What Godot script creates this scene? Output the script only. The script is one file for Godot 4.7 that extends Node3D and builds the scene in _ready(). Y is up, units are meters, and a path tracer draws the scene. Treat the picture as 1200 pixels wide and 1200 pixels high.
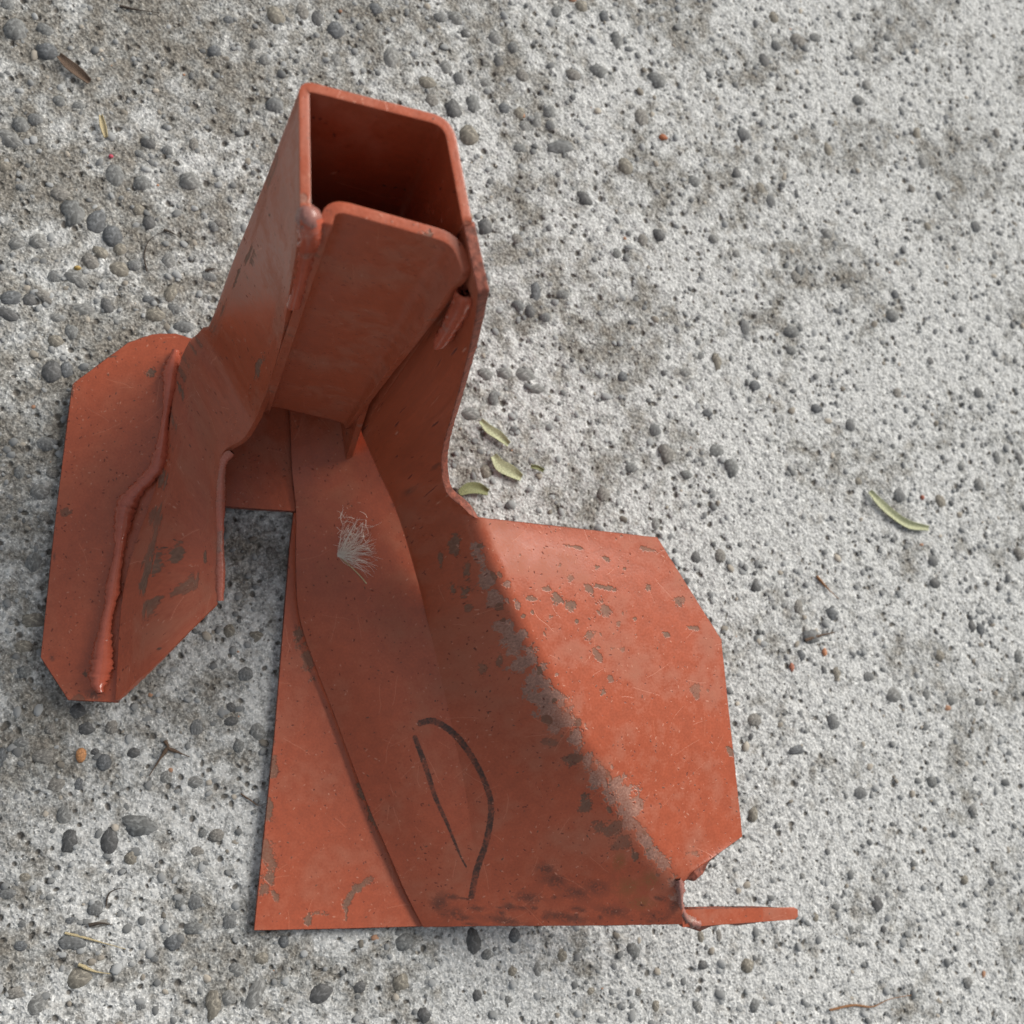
extends Node3D
# A welded red oxide steel bracket lying on exposed aggregate concrete, seen from above. Lengths in the lists are millimetres.

const MM := 0.001
var rng := RandomNumberGenerator.new()
var counts := {}

# ---------------------------------------------------------------- naming
func numbered(called: String) -> String:
	var k: int = counts.get(called, 0)
	counts[called] = k + 1
	return called if k == 0 else "%s_%03d" % [called, k]

func put(mesh: Mesh, called: String, mats: Array, parent: Node = null) -> MeshInstance3D:
	var o := MeshInstance3D.new()
	o.name = called
	o.mesh = mesh
	for i in mini(mats.size(), mesh.get_surface_count()):
		o.set_surface_override_material(i, mats[i])
	if parent == null:
		o.name = numbered(called)
		add_child(o, true)
	else:
		parent.add_child(o, true)
	return o

func tag(o: Node, label: String, category: String, group := "", kind := "") -> void:
	o.set_meta("label", label)
	if category: o.set_meta("category", category)
	if group: o.set_meta("group", group)
	if kind: o.set_meta("kind", kind)

func v(x: float, y: float, z: float) -> Vector3:
	return Vector3(x, y, z)

# ---------------------------------------------------------------- noise and textures
func noise_bytes(w: int, h: int, freq: float, sd: int, octaves := 3, type := FastNoiseLite.TYPE_SIMPLEX_SMOOTH) -> PackedByteArray:
	var n := FastNoiseLite.new()
	n.noise_type = type
	n.seed = sd
	n.frequency = freq
	n.fractal_octaves = octaves
	if octaves == 1: n.fractal_type = FastNoiseLite.FRACTAL_NONE
	var im := n.get_image(w, h, false, false, true)
	im.convert(Image.FORMAT_L8)
	return im.get_data()

func tex_rgb(w: int, h: int, data: PackedByteArray) -> ImageTexture:
	return ImageTexture.create_from_image(Image.create_from_data(w, h, false, Image.FORMAT_RGB8, data))

func tex_l(w: int, h: int, data: PackedByteArray) -> ImageTexture:
	return ImageTexture.create_from_image(Image.create_from_data(w, h, false, Image.FORMAT_L8, data))

const PAINT := Vector3(160, 78, 51)
const DUST := Vector3(146, 110, 96)
# kind: 0 worn grey primer, 1 bare pinkish metal, 2 dark grime, 3 ochre rust stain, 4 marker ink, 5 dark bare patch
const TONE := [Vector3(108, 88, 75), Vector3(142, 114, 104), Vector3(80, 48, 38), Vector3(128, 84, 46), Vector3(50, 35, 30), Vector3(90, 76, 66)]

# marks: [x, y, rx, ry, angle in degrees, kind] in texture pixels
func paint(w: int, h: int, px_per_mm: float, marks: Array, sd: int, specks: float, clean := 0.0, base := PAINT) -> StandardMaterial3D:
	rng.seed = sd
	var big := noise_bytes(w, h, 0.035 / px_per_mm, sd, 3)
	var mid := noise_bytes(w, h, 0.16 / px_per_mm, sd + 1, 3)
	var fine := noise_bytes(w, h, 0.9 / px_per_mm, sd + 2, 3)
	var mask := PackedByteArray()
	mask.resize(w * h)
	var kind := PackedByteArray()
	kind.resize(w * h)
	for m in marks:
		var c := cos(deg_to_rad(m[4]))
		var s := sin(deg_to_rad(m[4]))
		var reach: float = 1.5 * maxf(m[2], m[3])
		for y in range(maxi(0, int(m[1] - reach)), mini(h, int(m[1] + reach) + 1)):
			for x in range(maxi(0, int(m[0] - reach)), mini(w, int(m[0] + reach) + 1)):
				var dx: float = x - m[0]
				var dy: float = y - m[1]
				var at := y * w + x
				var d := sqrt(pow((dx * c + dy * s) / m[2], 2.0) + pow((dy * c - dx * s) / m[3], 2.0))
				if m[5] != 4: d += (mid[at] / 255.0 - 0.5) * 1.9 + (fine[at] / 255.0 - 0.5) * 1.1
				var a := int(clampf(255.0 * (1.5 - d) / 1.5, 0.0, 255.0))
				if a > mask[y * w + x]:
					mask[y * w + x] = a
					kind[y * w + x] = m[5]
	var rgb := PackedByteArray()
	rgb.resize(w * h * 3)
	var rough := PackedByteArray()
	rough.resize(w * h)
	var high := PackedByteArray()
	high.resize(w * h)
	for i in w * h:
		var n1 := big[i] / 255.0
		var n2 := mid[i] / 255.0
		var n3 := fine[i] / 255.0
		var dust := clampf((n1 - 0.45) * 1.5 + (n2 - 0.5) * 0.9 + (n3 - 0.5) * 0.4, 0.0, 1.0) * (1.0 - clean)
		var c := (base * (0.94 + 0.12 * n3) * (0.95 + 0.1 * n2)).lerp(DUST, dust * 0.42)
		var r := 0.29 + 0.38 * dust + 0.1 * n3
		var hh := 0.62 + 0.14 * n2 + 0.05 * n3
		if mask[i] > 30:
			var k := kind[i]
			var m := mask[i] / 255.0
			if k == 4:
				var t := smoothstep(0.34, 0.48, m + (n3 - 0.5) * 0.22) * clampf(0.62 + 0.8 * (n3 - 0.5) + 1.0 * (n2 - 0.5), 0.1, 0.9)
				c = c.lerp(TONE[4], clampf(t, 0.0, 1.0))
				r = lerpf(r, 0.5, t)
			elif k == 2 or k == 3:
				c = c.lerp(TONE[k], clampf(1.25 * m * smoothstep(0.34, 0.66, n2 * 0.5 + n3 * 0.5 + m * 0.06) * (0.6 + 0.6 * n1), 0.0, 0.66))
			else:
				var t := smoothstep(0.27, 0.44, m) * clampf(1.12 - 0.9 * n1 + 0.5 * (n3 - 0.5) + (0.3 if k == 1 else 0.15), 0.35, 1.0)
				var tone: Vector3 = TONE[k] * (0.70 + 0.40 * n3 + 0.22 * n2)
				if m > 0.26 and m < 0.36 and k != 1: c *= 0.86
				if k == 1 and fine[(i * 7919) % (w * h)] > 190: tone *= 1.35
				c = c.lerp(tone, t * 0.80)
				r = lerpf(r, 0.42 if k == 1 else 0.72, t)
				hh -= 0.4 * t
		rgb[i * 3] = int(clampf(c.x, 0, 255))
		rgb[i * 3 + 1] = int(clampf(c.y, 0, 255))
		rgb[i * 3 + 2] = int(clampf(c.z, 0, 255))
		rough[i] = int(clampf(r, 0, 1) * 255)
		high[i] = int(clampf(hh, 0, 1) * 255)
	# specks of grit, pits in the paint, hair scratches
	for n in int(1.6 * specks * w * h / (px_per_mm * px_per_mm)):
		var x := rng.randi_range(4, w - 5)
		var y := rng.randi_range(4, h - 5)
		var which := rng.randf()
		if big[y * w + x] < 90 and rng.randf() < 0.55: continue
		var col := Vector3(84, 38, 30) if which < 0.5 else Vector3(190, 138, 120) if which < 0.86 else Vector3(70, 58, 52)
		var size := (0.05 + 0.17 * pow(rng.randf(), 2.0)) * px_per_mm
		var long := rng.randf_range(1.0, 3.2)
		var an := rng.randf() * PI
		var reach := int(ceil(size * long))
		for yy in range(-reach, reach + 1):
			for xx in range(-reach, reach + 1):
				var a := (xx * cos(an) + yy * sin(an)) / long
				var b := yy * cos(an) - xx * sin(an)
				if a * a + b * b > size * size or x + xx < 0 or x + xx >= w or y + yy < 0 or y + yy >= h: continue
				var i := (y + yy) * w + x + xx
				rgb[i * 3] = int(lerpf(rgb[i * 3], col.x, 0.7))
				rgb[i * 3 + 1] = int(lerpf(rgb[i * 3 + 1], col.y, 0.7))
				rgb[i * 3 + 2] = int(lerpf(rgb[i * 3 + 2], col.z, 0.7))
				high[i] = clampi(high[i] + (-60 if which < 0.5 else 50), 0, 255)
				rough[i] = 190
	for n in int(0.004 * w * h / (px_per_mm * px_per_mm)):
		var p := Vector2(rng.randf() * w, rng.randf() * h)
		var dir := Vector2.from_angle(rng.randf() * TAU)
		for k in int(rng.randf_range(3.0, 12.0) * px_per_mm):
			var x := int(p.x)
			var y := int(p.y)
			if x < 0 or y < 0 or x >= w or y >= h: break
			var i := y * w + x
			rgb[i * 3] = int(lerpf(rgb[i * 3], 214.0, 0.4))
			rgb[i * 3 + 1] = int(lerpf(rgb[i * 3 + 1], 150.0, 0.4))
			rgb[i * 3 + 2] = int(lerpf(rgb[i * 3 + 2], 126.0, 0.4))
			high[i] = clampi(high[i] - 40, 0, 255)
			p += dir
			dir = dir.rotated(rng.randf_range(-0.06, 0.06))
	var mat := StandardMaterial3D.new()
	mat.albedo_texture = tex_rgb(w, h, rgb)
	mat.roughness = 1.0
	mat.roughness_texture = tex_l(w, h, rough)
	mat.roughness_texture_channel = BaseMaterial3D.TEXTURE_CHANNEL_RED
	mat.heightmap_enabled = true
	mat.heightmap_scale = 0.03
	mat.heightmap_texture = tex_l(w, h, high)
	return mat

# a pen stroke through points [x, y, radius], as marks close together
func pen(pts: Array, kind: int) -> Array:
	var out := []
	for i in pts.size() - 1:
		var a := Vector2(pts[i][0], pts[i][1])
		var b := Vector2(pts[i + 1][0], pts[i + 1][1])
		var before := Vector2(pts[maxi(i - 1, 0)][0], pts[maxi(i - 1, 0)][1])
		var after := Vector2(pts[mini(i + 2, pts.size() - 1)][0], pts[mini(i + 2, pts.size() - 1)][1])
		var n := int(a.distance_to(b) / 3.0) + 1
		for k in n:
			var p := a.cubic_interpolate(b, before, after, float(k) / n)
			var r: float = lerpf(pts[i][2], pts[i + 1][2], float(k) / n)
			out.append([p.x, p.y, r, r, 0, kind])
	return out

func all_round(mat: StandardMaterial3D, side_mm: float) -> StandardMaterial3D:
	mat.uv1_triplanar = true
	mat.uv1_scale = Vector3.ONE * (1000.0 / side_mm)
	return mat

# a mottled grey for stones, rough edges and litter, tinted by albedo_color
func mottled(w: int, freq: float, sd: int, low: float, high_: float) -> ImageTexture:
	var a := noise_bytes(w, w, freq, sd, 4)
	var b := noise_bytes(w, w, freq * 7.0, sd + 5, 2)
	var d := PackedByteArray()
	d.resize(w * w)
	for i in w * w:
		d[i] = int(255.0 * clampf(lerpf(low, high_, a[i] / 255.0) * (0.86 + 0.28 * b[i] / 255.0), 0.0, 1.0))
	return tex_l(w, w, d)

func tinted(tex: Texture2D, c: Color, side_mm: float, rough: float, bump := 0.02) -> StandardMaterial3D:
	var m := StandardMaterial3D.new()
	m.albedo_color = c
	m.albedo_texture = tex
	m.roughness = rough
	if bump > 0.0:
		m.heightmap_enabled = true
		m.heightmap_scale = bump
		m.heightmap_texture = tex
	return all_round(m, side_mm)

# ---------------------------------------------------------------- sheet metal
func curve4(a, b, c, d, t: float) -> Vector3:
	var p0: Vector3 = a if a != null else b * 2.0 - c
	var p3: Vector3 = d if d != null else c * 2.0 - b
	return 0.5 * ((2.0 * b) + (c - p0) * t + (2.0 * p0 - 5.0 * b + 4.0 * c - p3) * t * t + (3.0 * b - p0 - 3.0 * c + p3) * t * t * t)

# rows of control points (null where the sheet has been cut away); radii: bend radius at each column; straight: columns whose edge runs straight from row to row;
# twin: [a, b, row]: column a follows column b from that row on; gaps: columns with a slit to the next one
func sheet(rows: Array, radii: Array, thick: float, hint: Vector3, how := {}) -> ArrayMesh:
	var nt: int = how.get("nt", 8)
	var ns: int = how.get("ns", 5)
	var nc: int = radii.size()
	var nr := rows.size()
	var straight: Array = how.get("straight", [])
	var gaps: Array = how.get("gaps", [])
	var twin: Array = how.get("twin", [])
	var dense := []
	for t in (nr - 1) * nt + 1:
		var i := mini(t / nt, nr - 2)
		var f := float(t - i * nt) / nt
		var line := []
		for j in nc:
			var b = rows[i][j]
			var c = rows[i + 1][j]
			if f == 0.0 and b != null: line.append(b)
			elif f == 1.0 and c != null: line.append(c)
			elif b == null or c == null: line.append(null)
			elif j in straight: line.append(b.lerp(c, f))
			else: line.append(curve4(rows[i - 1][j] if i > 0 else null, b, c, rows[i + 2][j] if i + 2 < nr else null, f))
		if twin and t >= twin[2] * nt: line[twin[0]] = line[twin[1]]
		dense.append(line)
	var grid := []
	var us := []
	for line in dense:
		var out := []
		us = []
		for j in nc:
			var p = line[j]
			var prev = line[j - 1] if j > 0 else null
			var next = line[j + 1] if j + 1 < nc else null
			var r: float = radii[j]
			var start = p
			var end = p
			if r > 0.0:
				if p != null and prev != null: start = p + (prev - p).normalized() * minf(r, 0.45 * p.distance_to(prev))
				if p != null and next != null: end = p + (next - p).normalized() * minf(r, 0.45 * p.distance_to(next))
				for k in 9:
					us.append((j + (k - 4) * 0.05) / (nc - 1))
					var f := k / 8.0
					if p == null or (prev == null and k < 4) or (next == null and k > 4): out.append(null)
					elif prev == null or next == null: out.append(start.lerp(p, minf(1.0, f * 2.0)) if next == null else p.lerp(end, f * 2.0 - 1.0))
					else: out.append(start.lerp(p, f).lerp(p.lerp(end, f), f))
			else:
				us.append(float(j) / (nc - 1))
				out.append(p)
			if j + 1 < nc:
				var q = next
				if q != null and p != null and radii[j + 1] > 0.0: q = q + (p - q).normalized() * minf(radii[j + 1], 0.45 * q.distance_to(p))
				for k in range(1, ns):
					us.append((j + float(k) / ns) / (nc - 1))
					out.append(null if p == null or next == null or j in gaps else end.lerp(q, float(k) / ns))
		grid.append(out)
	var verts := PackedVector3Array()
	var uvs := PackedVector2Array()
	var tris := PackedInt32Array()
	var known := {}
	var ids := []
	for t in grid.size():
		var line := []
		for e in grid[t].size():
			var p = grid[t][e]
			if p == null:
				line.append(-1)
				continue
			var key := Vector3i((p * 100.0).round())
			if not known.has(key):
				known[key] = verts.size()
				verts.append(p)
				uvs.append(Vector2(us[e], float(t) / (grid.size() - 1)))
			line.append(known[key])
		ids.append(line)
	for t in grid.size() - 1:
		for e in grid[t].size() - 1:
			var a: int = ids[t][e]
			var b: int = ids[t][e + 1]
			var c: int = ids[t + 1][e]
			var d: int = ids[t + 1][e + 1]
			for tri in ([[a, b, d], [a, d, c]] if a >= 0 and d >= 0 else [[a, b, c], [b, d, c]]):
				if tri.min() >= 0 and tri[0] != tri[1] and tri[1] != tri[2] and tri[0] != tri[2]: tris.append_array(PackedInt32Array(tri))
	return solid(verts, tris, uvs, thick, hint, how)

# gives a surface thickness and rounded rims; surfaces of the mesh: faces, rims
func solid(verts: PackedVector3Array, tris: PackedInt32Array, uvs: PackedVector2Array, thick: float, hint: Vector3, how := {}) -> ArrayMesh:
	var normals := PackedVector3Array()
	normals.resize(verts.size())
	var total := Vector3.ZERO
	for k in range(0, tris.size(), 3):
		var n := (verts[tris[k + 2]] - verts[tris[k]]).cross(verts[tris[k + 1]] - verts[tris[k]])
		total += n
		for m in 3: normals[tris[k + m]] += n
	var turned := total.dot(hint) < 0.0
	for i in normals.size(): normals[i] = normals[i].normalized() * (-1.0 if turned else 1.0)
	if turned:
		for k in range(0, tris.size(), 3):
			var x := tris[k + 1]
			tris[k + 1] = tris[k + 2]
			tris[k + 2] = x
	if how.has("flat_uv"):
		var r: Array = how.flat_uv  # x0, z0, side
		for i in verts.size(): uvs[i] = Vector2((verts[i].x - r[0]) / r[2], (verts[i].z - r[1]) / r[2])
	var open := {}
	for k in range(0, tris.size(), 3):
		for m in 3:
			var a := tris[k + m]
			var b := tris[k + (m + 1) % 3]
			if open.has(Vector2i(b, a)): open.erase(Vector2i(b, a))
			else: open[Vector2i(a, b)] = tris[k + (m + 2) % 3]
	var n0 := verts.size()
	var pos := PackedVector3Array()
	var nor := PackedVector3Array()
	for i in n0:
		pos.append(verts[i] * MM)
		nor.append(normals[i])
	var uv2 := uvs.duplicate()
	for i in n0:
		pos.append((verts[i] - normals[i] * thick) * MM)
		nor.append(-normals[i])
		uv2.append(uvs[i])
	var index := tris.duplicate()
	for k in range(0, tris.size(), 3): index.append_array(PackedInt32Array([tris[k] + n0, tris[k + 2] + n0, tris[k + 1] + n0]))
	var mesh := ArrayMesh.new()
	add(mesh, pos, nor, uv2, index)
	var away := {}
	for e in open:
		var a: Vector3 = verts[e.x]
		var b: Vector3 = verts[e.y]
		var c: Vector3 = verts[open[e]]
		var dir := (b - a).normalized()
		var o := (a - c) - dir * (a - c).dot(dir)
		o = (o - normals[e.x] * o.dot(normals[e.x])).normalized()
		for i in [e.x, e.y]: away[i] = away.get(i, Vector3.ZERO) + o
	pos = PackedVector3Array()
	nor = PackedVector3Array()
	uv2 = PackedVector2Array()
	index = PackedInt32Array()
	var first := {}
	var bulge: float = how.get("bulge", 0.10)
	var nz := FastNoiseLite.new()
	nz.frequency = 0.35
	for i in away:
		first[i] = pos.size()
		var o: Vector3 = away[i].normalized()
		for k in 6:
			var f: float = [0.0, 0.07, 0.35, 0.65, 0.93, 1.0][k]
			var out: float = 0.0 if k == 0 or k == 5 else bulge * thick
			var rub: float = nz.get_noise_3dv(verts[i] + Vector3(f * 3.0, 0, 0)) * how.get("ragged", 0.12) if k > 0 and k < 5 else 0.0
			pos.append((verts[i] - normals[i] * thick * f + o * (out + rub)) * MM)
			nor.append((o + normals[i] * [0.7, 0.12, 0.0, 0.0, -0.12, -0.7][k]).normalized())
			uv2.append(uvs[i])
	for e in open:
		var a: int = first[e.x]
		var b: int = first[e.y]
		for k in 5: index.append_array(PackedInt32Array([a + k, b + k + 1, b + k, a + k, a + k + 1, b + k + 1]))
	add(mesh, pos, nor, uv2, fix(pos, nor, index))
	return mesh

# turns every triangle so that it winds clockwise seen from its normals
func fix(pos: PackedVector3Array, nor: PackedVector3Array, index: PackedInt32Array) -> PackedInt32Array:
	for k in range(0, index.size(), 3):
		var n := (pos[index[k + 2]] - pos[index[k]]).cross(pos[index[k + 1]] - pos[index[k]])
		if n.dot(nor[index[k]] + nor[index[k + 1]] + nor[index[k + 2]]) < 0.0:
			var x := index[k + 1]
			index[k + 1] = index[k + 2]
			index[k + 2] = x
	return index

func add(mesh: ArrayMesh, pos: PackedVector3Array, nor: PackedVector3Array, uv: PackedVector2Array, index: PackedInt32Array, col := PackedColorArray()) -> void:
	var a := []
	a.resize(Mesh.ARRAY_MAX)
	a[Mesh.ARRAY_VERTEX] = pos
	a[Mesh.ARRAY_NORMAL] = nor
	if uv.size(): a[Mesh.ARRAY_TEX_UV] = uv
	if col.size(): a[Mesh.ARRAY_COLOR] = col
	a[Mesh.ARRAY_INDEX] = index
	mesh.add_surface_from_arrays(Mesh.PRIMITIVE_TRIANGLES, a)

func plate(pts: Array, thick: float, hint: Vector3, how := {}) -> ArrayMesh:
	var flat := PackedVector2Array()
	var verts := PackedVector3Array()
	for i in pts.size():
		var p: Vector3 = pts[i]
		var q: Vector3 = pts[(i + 1) % pts.size()]
		for k in 6:
			var s := p.lerp(q, k / 6.0)
			verts.append(s)
			flat.append(Vector2(s.x, s.z))
	var uvs := PackedVector2Array()
	uvs.resize(verts.size())
	return solid(verts, Geometry2D.triangulate_polygon(flat), uvs, thick, hint, how)

# a bead or a stalk: points in mm, radius given by a function of the place along it
func tube(mesh: ArrayMesh, pts: Array, radius: Callable, sides := 10, steps := 10, lump := 0.0, sd := 1, squash := 1.0) -> void:
	var path := []
	for i in pts.size() - 1:
		for k in steps: path.append(curve4(pts[i - 1] if i > 0 else null, pts[i], pts[i + 1], pts[i + 2] if i + 2 < pts.size() else null, float(k) / steps))
	path.append(pts[-1])
	var nz := FastNoiseLite.new()
	nz.seed = sd
	nz.frequency = 0.22
	var pos := PackedVector3Array()
	var n := path.size()
	var gone := 0.0
	for i in n:
		if i > 0: gone += path[i].distance_to(path[i - 1])
		var t: Vector3 = (path[mini(i + 1, n - 1)] - path[maxi(i - 1, 0)]).normalized()
		var side := t.cross(Vector3.UP if absf(t.y) < 0.95 else Vector3.RIGHT).normalized()
		var up := side.cross(t)
		var r: float = radius.call(float(i) / (n - 1))
		for k in sides:
			var an := TAU * k / sides
			var q: Vector3 = side * cos(an) + up * sin(an) * squash
			var at: Vector3 = path[i] + q * r
			at += q * r * lump * (nz.get_noise_3dv(path[i] * 2.2 + q * 1.5) * 1.2 + 0.30 * (absf(sin(gone * 1.9 + 1.2 * q.dot(side) + nz.get_noise_3dv(path[i]) * 5.0)) - 0.5))
			pos.append(at)
	var index := PackedInt32Array()
	for i in n - 1:
		for k in sides:
			var a := i * sides + k
			var b := i * sides + (k + 1) % sides
			index.append_array(PackedInt32Array([a, b, a + sides, b, b + sides, a + sides]))
	for k in range(1, sides - 1):
		index.append_array(PackedInt32Array([0, k, k + 1, (n - 1) * sides, (n - 1) * sides + k + 1, (n - 1) * sides + k]))
	var nor := PackedVector3Array()
	nor.resize(pos.size())
	for i in n:
		for k in sides: nor[i * sides + k] = (pos[i * sides + k] - path[i]).normalized()
	for i in pos.size(): pos[i] *= MM
	add(mesh, pos, nor, PackedVector2Array(), fix(pos, nor, index))

func lump(rx: float, ry: float, rz: float, rough: float, sd: int, rings := 7, sides := 12) -> ArrayMesh:
	var nz := FastNoiseLite.new()
	nz.seed = sd
	nz.frequency = 0.55
	var pos := PackedVector3Array()
	var nor := PackedVector3Array()
	for i in rings + 1:
		for k in sides:
			var la := PI * (float(i) / rings - 0.5)
			var d := Vector3(cos(la) * cos(TAU * k / sides), sin(la), cos(la) * sin(TAU * k / sides))
			var f := 1.0 + rough * nz.get_noise_3dv(d * 1.6)
			pos.append(Vector3(d.x * rx, d.y * ry, d.z * rz) * f * MM)
			nor.append(Vector3(d.x / rx, d.y / ry, d.z / rz).normalized())
	var index := PackedInt32Array()
	for i in rings:
		for k in sides:
			var a := i * sides + k
			var b := i * sides + (k + 1) % sides
			if i > 0: index.append_array(PackedInt32Array([a, b, a + sides]))
			if i < rings - 1: index.append_array(PackedInt32Array([b, b + sides, a + sides]))
	var mesh := ArrayMesh.new()
	add(mesh, pos, nor, PackedVector2Array(), fix(pos, nor, index))
	return mesh

# ---------------------------------------------------------------- the scene
func _ready() -> void:
	var cam := Camera3D.new()
	cam.name = "camera"
	cam.transform = Transform3D(Basis(Vector3(0.95519, 0.29481, 0.02635), Vector3(-0.02635, 0.17340, -0.98450), Vector3(-0.29481, 0.93969, 0.17340)), Vector3(0, 0.42, 0))
	cam.near = 0.02
	cam.far = 60.0
	var lens := CameraAttributesPhysical.new()
	lens.frustum_focal_length = 37.5338
	lens.frustum_focus_distance = 0.34
	lens.exposure_aperture = 19.0
	cam.attributes = lens
	add_child(cam)
	cam.fov = 50.0
	var sky_mat := ProceduralSkyMaterial.new()
	sky_mat.sky_top_color = Color(0.89, 0.91, 0.94)
	sky_mat.sky_horizon_color = Color(0.52, 0.535, 0.55)
	sky_mat.sky_curve = 0.6
	sky_mat.ground_bottom_color = Color(0.45, 0.44, 0.42)
	sky_mat.ground_horizon_color = Color(0.6, 0.6, 0.59)
	var env := Environment.new()
	env.background_mode = Environment.BG_SKY
	env.sky = Sky.new()
	env.sky.sky_material = sky_mat
	env.background_energy_multiplier = 0.20
	env.tonemap_mode = Environment.TONE_MAPPER_LINEAR
	env.tonemap_exposure = 3.2
	env.sdfgi_enabled = true
	env.ssao_enabled = true
	env.ssil_enabled = true
	var we := WorldEnvironment.new()
	we.name = "environment"
	we.environment = env
	add_child(we)
	var sun := DirectionalLight3D.new()
	sun.name = "sun"
	sun.light_energy = 0.5
	sun.light_color = Color(1.0, 0.975, 0.94)
	sun.light_angular_distance = 42.0
	sun.shadow_enabled = true
	add_child(sun)
	sun.look_at_from_position(Vector3(0.64, 0.57, -0.44), Vector3.ZERO)

	concrete()
	bracket()
	litter()

# ---------------------------------------------------------------- ground
const X0 := -88.0
const Z0 := -378.0
const SIDE := 528.0

func concrete() -> void:
	rng.seed = 11
	var w := 1760
	var k := w / SIDE  # texture pixels per mm
	var n_big := noise_bytes(w, w, 0.014 / k, 3, 4)
	var n_mid := noise_bytes(w, w, 0.075 / k, 4, 4)
	var n_patch := noise_bytes(w, w, 0.19 / k, 14, 3)
	var n_sand := noise_bytes(w, w, 0.62 / k, 5, 3)
	var n_clump := noise_bytes(w, w, 0.3 / k, 16, 3)
	var n_grain := noise_bytes(w, w, 0.45, 6, 2)
	var pit := PackedByteArray()
	pit.resize(w * w)
	for n in 11000:
		var x := rng.randi_range(8, w - 9)
		var y := rng.randi_range(8, w - 9)
		var r := (0.28 + 1.25 * pow(rng.randf(), 2.8)) * k
		var an := rng.randf() * PI
		var flat := rng.randf_range(0.45, 1.0)
		var reach := int(r) + 1
		for yy in range(-reach, reach + 1):
			for xx in range(-reach, reach + 1):
				var a := xx * cos(an) + yy * sin(an)
				var b := (yy * cos(an) - xx * sin(an)) / flat
				var d := sqrt(a * a + b * b) / r
				if d < 1.0 and x + xx >= 0 and x + xx < w and y + yy >= 0 and y + yy < w:
					var i := (y + yy) * w + x + xx
					pit[i] = maxi(pit[i], int(255.0 * (1.0 - d * d)))
	var rgb := PackedByteArray()
	rgb.resize(w * w * 3)
	var high := PackedByteArray()
	high.resize(w * w)
	var white := Vector3(187, 189, 189)
	var grey := Vector3(143, 144, 142)
	var dirt := Vector3(124, 119, 111)
	for y in w:
		var mz := Z0 + y / k
		for x in w:
			var i := y * w + x
			var mx := X0 + x / k
			var sand := n_sand[i] / 255.0
			var grain := n_grain[i] / 255.0
			var mid := n_mid[i] / 255.0
			var patch := n_patch[i] / 255.0
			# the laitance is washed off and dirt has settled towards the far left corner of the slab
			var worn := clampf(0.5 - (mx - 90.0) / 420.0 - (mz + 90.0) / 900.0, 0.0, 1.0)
			var whiteness := clampf(1.2 - worn * 0.95 - 0.35 * clampf((mx - 230.0) / 180.0, 0.0, 1.0) + (n_big[i] / 255.0 - 0.5) * 1.5 + (mid - 0.5) * 1.1 + (patch - 0.5) * 0.7, 0.0, 1.0)  # share of white in the cement, also dropping towards the right side
			var c := grey.lerp(white, whiteness)
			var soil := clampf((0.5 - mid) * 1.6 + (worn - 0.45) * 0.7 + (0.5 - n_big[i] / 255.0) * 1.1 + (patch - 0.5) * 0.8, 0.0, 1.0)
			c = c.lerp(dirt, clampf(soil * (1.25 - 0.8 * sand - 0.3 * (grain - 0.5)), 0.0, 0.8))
			var grain_tone := smoothstep(0.22, 0.72, sand * 0.62 + grain * 0.38)  # pale sand grains against the darker cement between them
			var soft := smoothstep(0.62, 0.95, whiteness) * smoothstep(0.42, 0.6, patch)
			c *= lerpf(0.74 + 0.30 * grain_tone + 0.20 * (grain - 0.5) + 0.46 * (n_clump[i] / 255.0 - 0.5), 1.02, soft * 0.6)
			if grain > 0.74 and sand > 0.5: c *= 1.2
			var p := pit[i] / 255.0
			c = c.lerp(Vector3(84, 80, 75), clampf(p * 1.5, 0.0, 0.75))
			rgb[i * 3] = int(clampf(c.x, 0, 255))
			rgb[i * 3 + 1] = int(clampf(c.y, 0, 255))
			rgb[i * 3 + 2] = int(clampf(c.z, 0, 255))
			high[i] = int(255.0 * clampf(0.25 + 0.42 * sand + 0.26 * grain + 0.12 * patch - 0.5 * p, 0.0, 1.0))
	var mat := StandardMaterial3D.new()
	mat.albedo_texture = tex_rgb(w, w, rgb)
	mat.roughness = 0.95
	mat.metallic_specular = 0.3
	mat.heightmap_enabled = true
	mat.heightmap_scale = 0.13
	mat.heightmap_texture = tex_l(w, w, high)

	var g := 660
	var h_mid := noise_bytes(g, g, 0.11 * SIDE / g, 21, 3)
	var h_fine := noise_bytes(g, g, 0.42 * SIDE / g, 22, 2)
	var tall := PackedFloat32Array()
	tall.resize(g * g)
	for y in g:
		for x in g:
			var e := mini(mini(x, g - 1 - x), mini(y, g - 1 - y))
			var tx := mini(w - 1, x * w / g) + mini(w - 1, y * w / g) * w
			tall[y * g + x] = smoothstep(0.0, 14.0, e) * (1.0 * (h_mid[y * g + x] / 255.0 - 0.5) + 0.85 * (h_fine[y * g + x] / 255.0 - 0.5) - 0.9 * pit[tx] / 255.0)
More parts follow.
